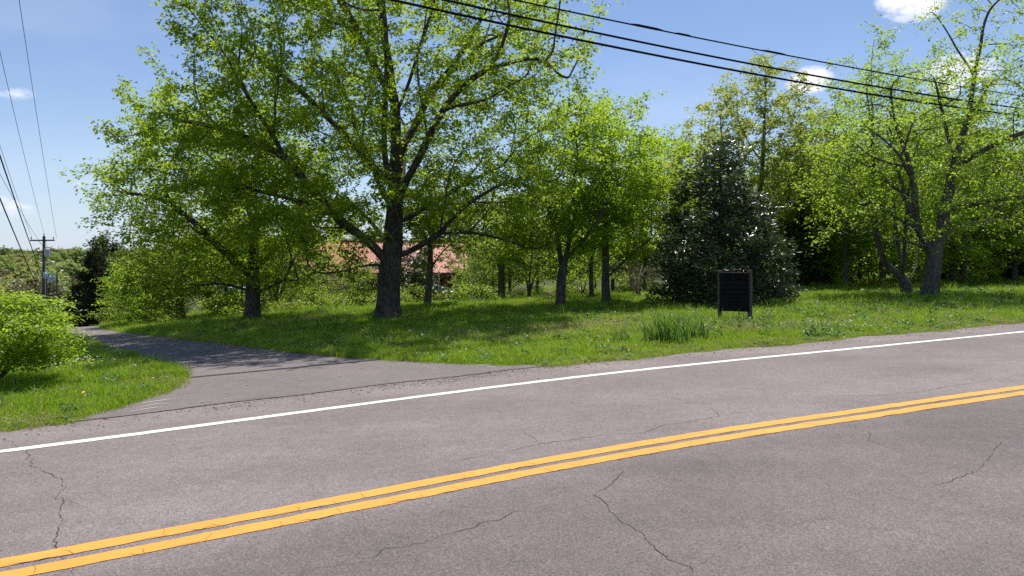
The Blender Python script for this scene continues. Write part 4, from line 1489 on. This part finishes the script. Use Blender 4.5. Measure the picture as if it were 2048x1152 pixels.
# pale fallen leaf bits on the driveway
q = rng.uniform(0, 1, (130, 2))
kk = (q[:, 0] * 26).astype(int)
pd = dl[kk] * (1 - q[:, 1:]) + dr[kk] * q[:, 1:]
az = rng.uniform(0, 6.283, 130)
V, F_, vv = scatter(LEAF_KITE, np.column_stack([pd, gz(pd[:, 0], pd[:, 1]) + .022]), np.stack([np.cos(az), np.sin(az), np.full(130, .08)], 1), np.tile([0, 0, 1.], (130, 1)), rng.uniform(.02, .07, 130), rng.uniform(0, 1, 130))
tag(obj('fallen_leaf_bits', mesh_np('fallen_leaf_bits', V, F_, STRAW, vv)), 'pale dry leaf bits lying on the driveway', 'leaf litter', kind='stuff')

# tall weed clumps in front of the sign
M_IRIS = leaf_mat('tall_weed_leaves', (.035, .09, .018), (.12, .22, .035), (.22, .40, .05), .4, .45, .4)
for k, (px, py, h, n_, rad_, lab) in enumerate([(1312, 690, .56, 100, .26, 'left tall dark green weed clump on the verge'), (1345, 690, .66, 170, .30, 'middle densest tall dark green weed clump on the verge'),
                                                (1398, 683, .55, 90, .22, 'right tall weed clump nearest the sign'), (1245, 690, .36, 45, .18, 'small weed clump left of the tall clumps')]):
    x_, y_ = onground(px, py)
    o = blade_clump('weed_clump', np.random.default_rng(120 + k), n_, rad_, h, .022, M_IRIS, .35)
    COL.objects.link(o)
    o.location = (x_, y_, float(gz(x_, y_)))
    tag(o, lab, 'weeds', 'tall weed clumps on the verge')

# ------------------------------------------------------------------ far woods
rng = np.random.default_rng(140)


def far_crown(name, rng, n, rx, rz, zc, size):
    d = rng.normal(0, 1, (n, 3))
    d /= np.linalg.norm(d, axis=1, keepdims=True)
    r = rng.uniform(.55, 1, n) ** .5
    lump = 1 + .22 * np.sin(4 * d[:, 0] + 2) * np.sin(5 * d[:, 1]) + .15 * np.sin(6 * d[:, 2] + 3 * d[:, 0])
    O = d * (r * lump)[:, None] * np.array([rx, rx, rz]) + np.array([0, 0, zc])
    az = rng.uniform(0, 6.283, n)
    D = np.stack([np.cos(az), np.sin(az), rng.normal(-.2, .5, n)], 1)
    return scatter(LEAF_KITE, O, D, np.stack([rng.normal(0, .6, n), rng.normal(0, .6, n), np.ones(n)], 1), size * rng.uniform(.6, 1.3, n), rng.uniform(0, 1, n))


fsrc = []
M_FAR_Y = leaf_mat('far_pale_leaves', (.15, .17, .05), (.30, .31, .10), (.44, .48, .12), .42, rand_inst=True)
M_FAR_B = leaf_mat('far_brown_leaves', (.06, .055, .03), (.14, .12, .06), (.2, .18, .06), .35, rand_inst=True)
for k, (mt, nl) in enumerate([(M_FAR, 900), (M_FAR, 900), (M_FAR_Y, 800), (M_FAR_B, 600)]):
    V, F_, vv = far_crown('far', rng, nl, 3.2, 3.4, 4.4, 1.05)
    fsrc.append(bpy.data.objects.new('f%d_far_crown' % k, mesh_np('far_crown', V, F_, mt, vv)))
n_ = 3600
d = np.sqrt(rng.uniform(130 ** 2, 620 ** 2, n_))
b_ = rng.uniform(-1.05, 1.05, n_)
FX, FY = b_ * d, d
sc_ = rng.uniform(.75, 1.25, n_)
fi = rng.choice(4, n_, p=[.4, .3, .22, .08])
instancer('far_woods', np.stack([FX, FY, gz(FX, FY) - 1.0], 1), fi, np.stack([np.zeros(n_), np.zeros(n_), rng.uniform(0, 6.28, n_)], 1), np.stack([sc_, sc_, sc_ * rng.uniform(.8, 1.2, n_)], 1), fsrc,
          'wooded hills far beyond the valley', 'woods')

# nearer single trees in the valley by the pole
vk = []
for k, (mt, nm, lb) in enumerate([(M_FAR_Y, 'valley_tree', 'pale spring tree in the valley beyond the pole'), (M_FAR, 'valley_tree', 'green tree in the valley beyond the pole'), (M_FAR_B, 'valley_tree', 'brownish tree in the valley close to the pole')]):
    rg = np.random.default_rng(150 + k)
    V, F_, vv = far_crown('crown', rg, 2600, 2.5, 3.0, 3.9, .42)
    vk.append((nm, lb, mesh_np('crown', V, F_, mt, vv), mt))
trunk_me = MB().tube([(0, 0, -.2), (.05, 0, 2.0), (0, .05, 5.0)], [.17, .13, .05], 7)
tm = bpy.data.meshes.new('trunk')
tm.from_pydata(trunk_me.V, [], trunk_me.F)
tm.materials.append(M_BARK2)
rnd = random.Random(9)
for k, spots_ in enumerate([[(-12, 100), (30, 95), (62, 105), (160, 125), (20, 130), (250, 118)], [(5, 118), (120, 92), (140, 110), (185, 96), (215, 105), (90, 130), (172, 84), (285, 88)], [(72, 76), (100, 80)]]):
    nm, lb, me, mt = vk[k]
    for px, dd in spots_:
        sc_ = rnd.uniform(.8, 1.15)
        rank = sorted(q[0] for q in spots_).index(px)
        t = thing(nm, ('leftmost ', 'second ', 'third ', 'fourth ', 'fifth ', 'sixth ', 'seventh ', 'eighth ')[rank] + lb + (' from the left' if rank else ''), 'tree', at(px, dd), rnd.uniform(0, 6.28), ('pale valley trees', 'green valley trees', 'brownish valley trees')[k])
        t.scale = (sc_, sc_, sc_ * rnd.uniform(.85, 1.1))
        obj('trunk', tm, t)
        obj('crown', me, t)

# ------------------------------------------------------------------ house among the trees
M_ROOF = simple_mat('red_metal_roof', (.36, .095, .045), .6, .12, 3.0, spec=.5)
M_LOG = simple_mat('dark_log_wall', (.055, .04, .03), .85, .35, 14, bump=.3)
M_FASCIA = simple_mat('red_trim', (.26, .07, .055), .5, .15, 6)
M_GLASS = simple_mat('window_glass', (.02, .024, .03), .08, .2, 2, spec=.8)
M_WOODRAIL = simple_mat('brown_stair_wood', (.13, .075, .055), .8, .3, 12)
hx, hy = -9.6, 52.0
hz = float(gz(hx, hy))
house = thing('house', 'low dark house with pinkish red metal roof behind the great maple', 'house', (hx, hy, hz), math.radians(2))
EV, RG, HW, HD = 2.45, 4.75, 6.3, 4.2
mb = MB()
for k in range(9):                                     # stacked log courses, front
    mb.tube([(-HW + .4, -HD + .9, .14 + k * .27), (HW - .4, -HD + .9, .14 + k * .27)], .145, 8)
mb.box((0, HD - 1.2, 1.25), (2 * HW - .8, .25, 2.5))
mb.box((-HW + .55, -.1, 1.25), (.25, 2 * HD - 2.2, 2.5))
mb.box((HW - .55, -.1, 1.25), (.25, 2 * HD - 2.2, 2.5))
mb.build('wall', M_LOG, house)
mb = MB()
e_ = .06
mb.add([(-HW, -HD, EV), (HW, -HD, EV), (HW, 0, RG), (-HW, 0, RG), (-HW, -HD, EV + e_), (HW, -HD, EV + e_), (HW, 0, RG + e_), (-HW, 0, RG + e_)],
       [(0, 3, 2, 1), (4, 5, 6, 7), (0, 1, 5, 4), (1, 2, 6, 5), (3, 0, 4, 7)])
mb.add([(-HW, HD, EV), (HW, HD, EV), (HW, 0.002, RG), (-HW, 0.002, RG), (-HW, HD, EV + e_), (HW, HD, EV + e_), (HW, 0.002, RG + e_), (-HW, 0.002, RG + e_)],
       [(0, 1, 2, 3), (4, 7, 6, 5), (1, 0, 4, 5), (2, 1, 5, 6), (0, 3, 7, 4)])
for k in range(61):                                    # standing seams
    xx = -HW + .04 + k * (2 * HW - .08) / 60
    mb.add([(xx - .02, -HD - .003, EV + e_), (xx + .02, -HD - .003, EV + e_), (xx + .02, 0, RG + e_), (xx - .02, 0, RG + e_), (xx - .015, -HD - .003, EV + e_ + .045), (xx + .015, -HD - .003, EV + e_ + .045), (xx + .015, 0, RG + e_ + .045), (xx - .015, 0, RG + e_ + .045)],
           [(4, 5, 6, 7), (0, 1, 5, 4), (1, 2, 6, 5), (3, 0, 4, 7)])
roof = mb.build('roof', M_ROOF, house)
MB().box((0, -HD - .02, EV - .04), (2 * HW, .05, .17)).build('fascia', M_FASCIA, roof)
MB().box((0, 0, RG + .1), (2 * HW, .3, .08)).build('ridge_cap', M_ROOF, roof)
# gable infill
MB().add([(-HW + .5, -HD + 1, 2.45), (-HW + .5, HD - 1, 2.45), (-HW + .5, 0, RG - .15)], [(0, 1, 2)]).build('gable', M_LOG, house)
MB().add([(HW - .5, -HD + 1, 2.45), (HW - .5, HD - 1, 2.45), (HW - .5, 0, RG - .15)], [(0, 2, 1)]).build('gable', M_LOG, house)
for wx in (-4.6, -1.4, 3.4):
    w_ = MB()
    for a_, b_, c_, d_ in ((wx, 2.02, 1.16, .08), (wx, .92, 1.16, .08)):
        w_.box((a_, -HD + .70, b_), (c_, .1, d_))
    for sx in (-.54, 0, .54):
        w_.box((wx + sx, -HD + .70, 1.47), (.07, .09, 1.02))
    wo = w_.build('window', M_FASCIA, house)
    MB().box((wx, -HD + .74, 1.47), (1.04, .03, 1.04)).build('pane', M_GLASS, wo)
dro = MB().box((5.0, -HD + .72, 1.25), (.95, .08, 2.05)).build('door', M_FASCIA, house)
MB().lathe([(.03, 0), (.035, .03), (.02, .06)], (5.35, -HD + .64, 1.2), 8).build('handle', M_GLASS, dro)
for px_p in (-6.4, -3.2, 0, 3.2, 6.4):
    MB().box((px_p, -HD + .15, 1.22), (.14, .14, 2.44)).build('porch_post', M_LOG, house)
st_ = thing('porch_steps', 'dark wooden porch steps with slanted railing', 'steps', at(905, 46.5), math.radians(6))
for k in range(5):
    MB().box((0, .28 * k, .12 + .2 * k), (1.8, .3, .05)).build('tread', M_WOODRAIL, st_)
for sx in (-.93, .93):
    MB().add([(sx - .03, -.15, 0), (sx + .03, -.15, 0), (sx + .03, 1.3, .95), (sx - .03, 1.3, .95), (sx - .03, -.15, .24), (sx + .03, -.15, .24), (sx + .03, 1.3, 1.2), (sx - .03, 1.3, 1.2)],
             [(0, 3, 2, 1), (4, 5, 6, 7), (0, 1, 5, 4), (1, 2, 6, 5), (2, 3, 7, 6), (3, 0, 4, 7)]).build('stringer', M_WOODRAIL, st_)
    rl = MB()
    for k in range(4):
        rl.box((sx, -.05 + .42 * k, .62 + .3 * k), (.07, .07, 1.0))
    rl.tube([(sx, -.1, 1.08), (sx, 1.3, 2.06)], .05, 6)
    rl.build('railing', M_WOODRAIL, st_)
MB().box((0, 2.1, .98), (2.6, 1.5, .08)).build('landing', M_WOODRAIL, st_)

# pale car roof glimpsed beyond the second maple
M_CARP = simple_mat('silver_car_paint', (.55, .60, .66), .28, .04, 2, metal=.3, spec=.6)
M_TYRE = simple_mat('tyre_rubber', (.02, .02, .02), .85, .2, 20)
x_, y_, z_ = at(470, 58)
car = thing('parked_car', 'pale silver car glimpsed beyond the second maple trunk', 'car', (x_, y_, z_), math.radians(4))
prof = [(-2.2, .45), (-2.22, .8), (-1.9, .95), (-1.15, 1.0), (-.55, 1.42), (.75, 1.45), (1.45, 1.02), (2.0, .95), (2.2, .75), (2.2, .4), (1.75, .28), (-1.75, .28)]
V = [(a_, -.85 if b_ < 1.2 else -.68, b_) for a_, b_ in prof] + [(a_, .85 if b_ < 1.2 else .68, b_) for a_, b_ in prof]
np_ = len(prof)
F_ = [tuple(range(np_)), tuple(range(2 * np_ - 1, np_ - 1, -1))] + [((i_ + 1) % np_, i_, np_ + i_, np_ + (i_ + 1) % np_) for i_ in range(np_)]
MB().add(V, F_).build('body', M_CARP, car)
MB().add([(-1.0, -.80, 1.03), (1.3, -.80, 1.05), (.7, -.70, 1.38), (-.5, -.70, 1.36)], [(0, 1, 2, 3)]).build('side_window', M_GLASS, car)
for sx in (-1.35, 1.35):
    for sy in (-.74, .74):
        wh = MB().tube([(sx, sy - .1, .31), (sx, sy + .1, .31)], .31, 16).build('wheel', M_TYRE, car)
        MB().tube([(sx, sy - .115, .31), (sx, sy + .115, .31)], .18, 12).build('rim', M_CARP, wh)

# ------------------------------------------------------------------ sign
M_POST = simple_mat('weathered_post', (.125, .09, .07), .85, .35, 26, bump=.4)
M_BOARD = simple_mat('black_board', (.011, .011, .012), .75, .15, 30, spec=.1)
M_TEXT = simple_mat('faint_lettering', (.0025, .0025, .003), .6, .1, 20, spec=.05)
sxp, syp = 5.42, 16.6
sz0 = float(gz(sxp, syp))
sign = thing('for_sale_sign', 'black for sale board on two weathered wooden posts', 'sign', (sxp, syp, sz0), math.radians(-24))
for sx, h in ((-.345, 1.235), (.345, 1.255)):
    MB().box((sx, 0, h / 2 - .15), (.105, .105, h + .3)).build('post', M_POST, sign)
board = MB().box((-.005, -.072, .715), (.69, .036, .935)).build('board', M_BOARD, sign)
MB().box((-.005, -.060, 1.190), (.69, .06, .014)).build('top_trim', M_POST, board)


def text(body, size, z, wmax):
    cu = bpy.data.curves.new('lettering', 'FONT')
    cu.body = body
    cu.align_x = 'CENTER'
    cu.size = size
    cu.offset = size * .02
    tmp = bpy.data.objects.new('lettering', cu)
    COL.objects.link(tmp)
    dg = bpy.context.evaluated_depsgraph_get()
    me = bpy.data.meshes.new_from_object(tmp.evaluated_get(dg))
    bpy.data.objects.remove(tmp)
    co = np.zeros(len(me.vertices) * 3, np.float32)
    me.vertices.foreach_get('co', co)
    co = co.reshape(-1, 3)
    w = co[:, 0].max() - co[:, 0].min()
    co[:, 0] = (co[:, 0] - (co[:, 0].max() + co[:, 0].min()) / 2) * (wmax / w)
    V2 = np.stack([co[:, 0], np.zeros(len(co)), co[:, 1]], 1).astype(np.float32)
    me.vertices.foreach_set('co', V2.ravel())
    me.update()
    me.materials.clear()
    me.materials.append(M_TEXT)
    o = obj('lettering', me, board)
    o.location = (-.005, -.0932, z)
    return o


text('FOR SALE', .17, .985, .60)
text("Approx. 18.1+ Total Acres", .08, .87, .60)
text("Approx. 351' Rd Frontage", .085, .755, .60)
text('Commercial Potential', .09, .64, .58)
for zz, ww in ((.56, .30), (.485, .36), (.40, .28)):
    MB().box((0, -.0915, zz), (ww, .003, .022)).build('lettering', M_TEXT, board)
MB().box((0, -.0915, 1.125), (.44, .003, .032)).build('lettering', M_TEXT, board)

# ------------------------------------------------------------------ utility pole, lamp and wires
M_POLE = simple_mat('creosote_pole', (.085, .075, .07), .9, .35, 10, bump=.3)
M_GALV = simple_mat('galvanised_metal', (.42, .43, .44), .45, .12, 8, metal=.5)
M_GREYCAN = simple_mat('transformer_grey', (.40, .41, .43), .45, .1, 6)
M_PORC = simple_mat('insulator', (.10, .09, .10), .35, .1, 8)
M_WIRE = simple_mat('wire', (.045, .05, .065), .6, .2, 10)
M_CABLE = simple_mat('black_cable', (.010, .010, .014), .85, .25, 30, spec=.08)
M_BLUE = simple_mat('pale_blue_can', (.38, .52, .60), .5, .1, 6)
PD = 65.0


def pt(px, py, d):
    return ((px - 1024.0) / FOC * d, d, CZ + (520.0 - py) / FOC * d)


pbx, pby, pbz = at(88, PD)
pole = thing('utility_pole', 'weathered utility pole with crossarm standing beyond the left bush', 'utility pole', (pbx, pby, pbz), math.radians(-8))
ph = pt(88, 472, PD)[2] - pbz
MB().tube([(0, 0, -.5), (0, 0, ph * .5), (0, 0, ph)], [.19, .165, .12], 12).build('pole', M_POLE, pole)
az_ = ph - .42
MB().box((0, -.19, az_), (2.55, .11, .13)).build('crossarm', M_POLE, pole)
for sx in (-1, 1):
    MB().tube([(sx * .45, -.2, az_ - .03), (sx * .06, -.15, az_ - .42)], .022, 6).build('brace', M_GALV, pole)
for sx, zz, yy in ((-1.18, az_ + .065, -.19), (1.18, az_ + .065, -.19), (0, ph, 0)):
    MB().lathe([(.02, 0), (.02, .09), (.055, .10), (.06, .14), (.045, .16), (.055, .18), (.05, .22), (.02, .24)], (sx, yy, zz), 10).build('insulator', M_PORC, pole)
tr = MB().lathe([(.05, -.02), (.23, 0), (.24, .03), (.24, .62), (.25, .64), (.25, .68), (.2, .72), (.05, .75)], (.45, -.12, az_ - 1.52), 16).build('transformer', M_GREYCAN, pole)
MB().lathe([(.06, 0), (.04, .05), (.06, .09), (.04, .13), (.05, .17), (.015, .2), (.012, .5)], (.42, -.12, az_ - .78), 8).build('bushing', M_PORC, tr)
MB().box((.2, -.05, az_ - 1.2), (.26, .08, .1)).build('bracket', M_GALV, tr)
la = MB().tube([(.12, -.1, az_ - 2.15), (.4, -.12, az_ - 2.0), (.75, -.14, az_ - 1.98), (.95, -.15, az_ - 2.0)], .03, 8).build('lamp_arm', M_GALV, pole)
MB().lathe([(.06, -.07), (.17, -.05), (.22, -.01), (.15, .05), (.04, .08)], (1.05, -.15, az_ - 2.02), 12).build('lamp_head', M_GREYCAN, la)
MB().tube([(.14, -.02, .5), (.14, -.02, az_ - 1.9)], .03, 6).build('conduit', M_GALV, pole)
rx_, ry_, rz_ = at(100, 63)
rack = thing('utility_rack', 'small rack of pale blue and grey cans right of the utility pole', 'utility rack', (rx_, ry_, rz_))
rh = pt(100, 547, 63)[2] - rz_
MB().tube([(-.3, 0, -.3), (-.3, 0, rh + .1)], .06, 8).build('post', M_POLE, rack)
MB().tube([(.65, 0, -.3), (.65, 0, rh + .1)], .06, 8).build('post', M_POLE, rack)
MB().box((.15, -.09, rh), (1.3, .08, .08)).build('beam', M_GALV, rack)
for cx_, dz_, mt, r_ in ((-.25, -.45, M_BLUE, .16), (.18, -.75, M_BLUE, .13), (.5, -.75, M_GREYCAN, .12)):
    MB().lathe([(.04, -.02), (r_, 0), (r_, .46), (r_ * .8, .52), (.04, .54), (.03, .7)], (cx_, -.28, rh + dz_), 12).build('can', mt, rack)


def wire(name, label, a, b, sag, r, mat, n=60, group=None):
    q = np.linspace(0, 1, n)
    a, b = np.array(a), np.array(b)
    P_ = a[None] * (1 - q[:, None]) + b[None] * q[:, None]
    P_[:, 2] -= sag * 4 * q * (1 - q)
    V, F_ = tube_np(P_, np.full(n, r), 6)
    o = obj(name, mesh_np(name, V, F_, mat, None, True))
    return tag(o, label, 'wire', group)


top = pbz + ph
wire('power_wire', 'rightmost thin power wire rising steeply to the top border', pt(113, 476, PD), pt(-112, -1000, 10.8), .35, .011, M_WIRE, group='wires of the utility pole')
wire('power_wire', 'thin power wire from the very top of the pole', pt(88, 466, PD), pt(-240, -960, 10.8), .5, .011, M_WIRE, group='wires of the utility pole')
wire('power_wire', 'thin power wire from the left end of the crossarm', pt(64, 476, PD), pt(-370, -900, 10.8), .5, .011, M_WIRE, group='wires of the utility pole')
wire('power_wire', 'lowest thin wire, meeting the pole below its crossarm', pt(86, 492, PD), pt(-340, -320, 10.8), .5, .010, M_WIRE, group='wires of the utility pole')
wire('telephone_cable', 'thicker cable passing left of the pole, the upper of two', pt(88, 560, PD), pt(-135, -94, 10.8), .25, .022, M_CABLE, group='wires of the utility pole')
wire('telephone_cable', 'lowest thick cable at the left border', pt(88, 600, PD), pt(-160, 0, 10.8), .25, .022, M_CABLE, group='wires of the utility pole')


def road_cable(name, label, readings, r, off):
    ks, zs = [], []
    bx, by = -8.8 + N[0] * off, 10.8 + N[1] * off
    for px, py in readings:
        Xb = (px - 1024.0) / FOC
        k = (by * Xb - bx) / (.8988 - .4384 * Xb)
        ks.append(k)
        zs.append(CZ + (520.0 - py) / FOC * (by + .4384 * k))
    co = np.polyfit(ks, zs, 2)
    k = np.linspace(-16, 62, 200)
    P_ = np.stack([bx + .8988 * k, by + .4384 * k, np.polyval(co, k)], 1)
    V, F_ = tube_np(P_, np.full(len(k), r), 10)
    o = obj(name, mesh_np(name, V, F_, M_CABLE, None, True))
    tag(o, label, 'cable', 'cables over the verge')
    return lambda kk: np.array([bx + .8988 * kk, by + .4384 * kk, np.polyval(co, kk)]), o


road_cable('overhead_cable', 'lowest and thickest black cable crossing above the lawn', [(793, 0), (1240, 100), (1580, 158.5), (2048, 232.5)], .028, 0)
road_cable('overhead_cable', 'middle black cable crossing above the lawn', [(900, 0), (1240, 80), (1580, 140), (2048, 218)], .026, .12)
f3, o3 = road_cable('overhead_cable', 'top black cable with a small hanging loop', [(1035, 0), (1240, 46), (1580, 111), (2048, 193)], .019, .3)
# lashing, splice and hanging loop on the top cable
for k0, k1, r_ in ((13.2, 14.2, .034), (14.6, 15.1, .027), (17.6, 18.5, .029)):
    MB().tube([f3(a_) + np.array([0, 0, .012]) for a_ in np.linspace(k0, k1, 6)], [.012, r_, r_, r_, r_, .012], 8).build('splice', M_CABLE, o3)
MB().tube([f3(17.2 + .1 * i_) - np.array([0, 0, .17 * math.sin(math.pi * i_ / 10) ** .8 if 0 < i_ < 10 else 0]) for i_ in range(11)], .006, 6).build('loop', M_CABLE, o3)
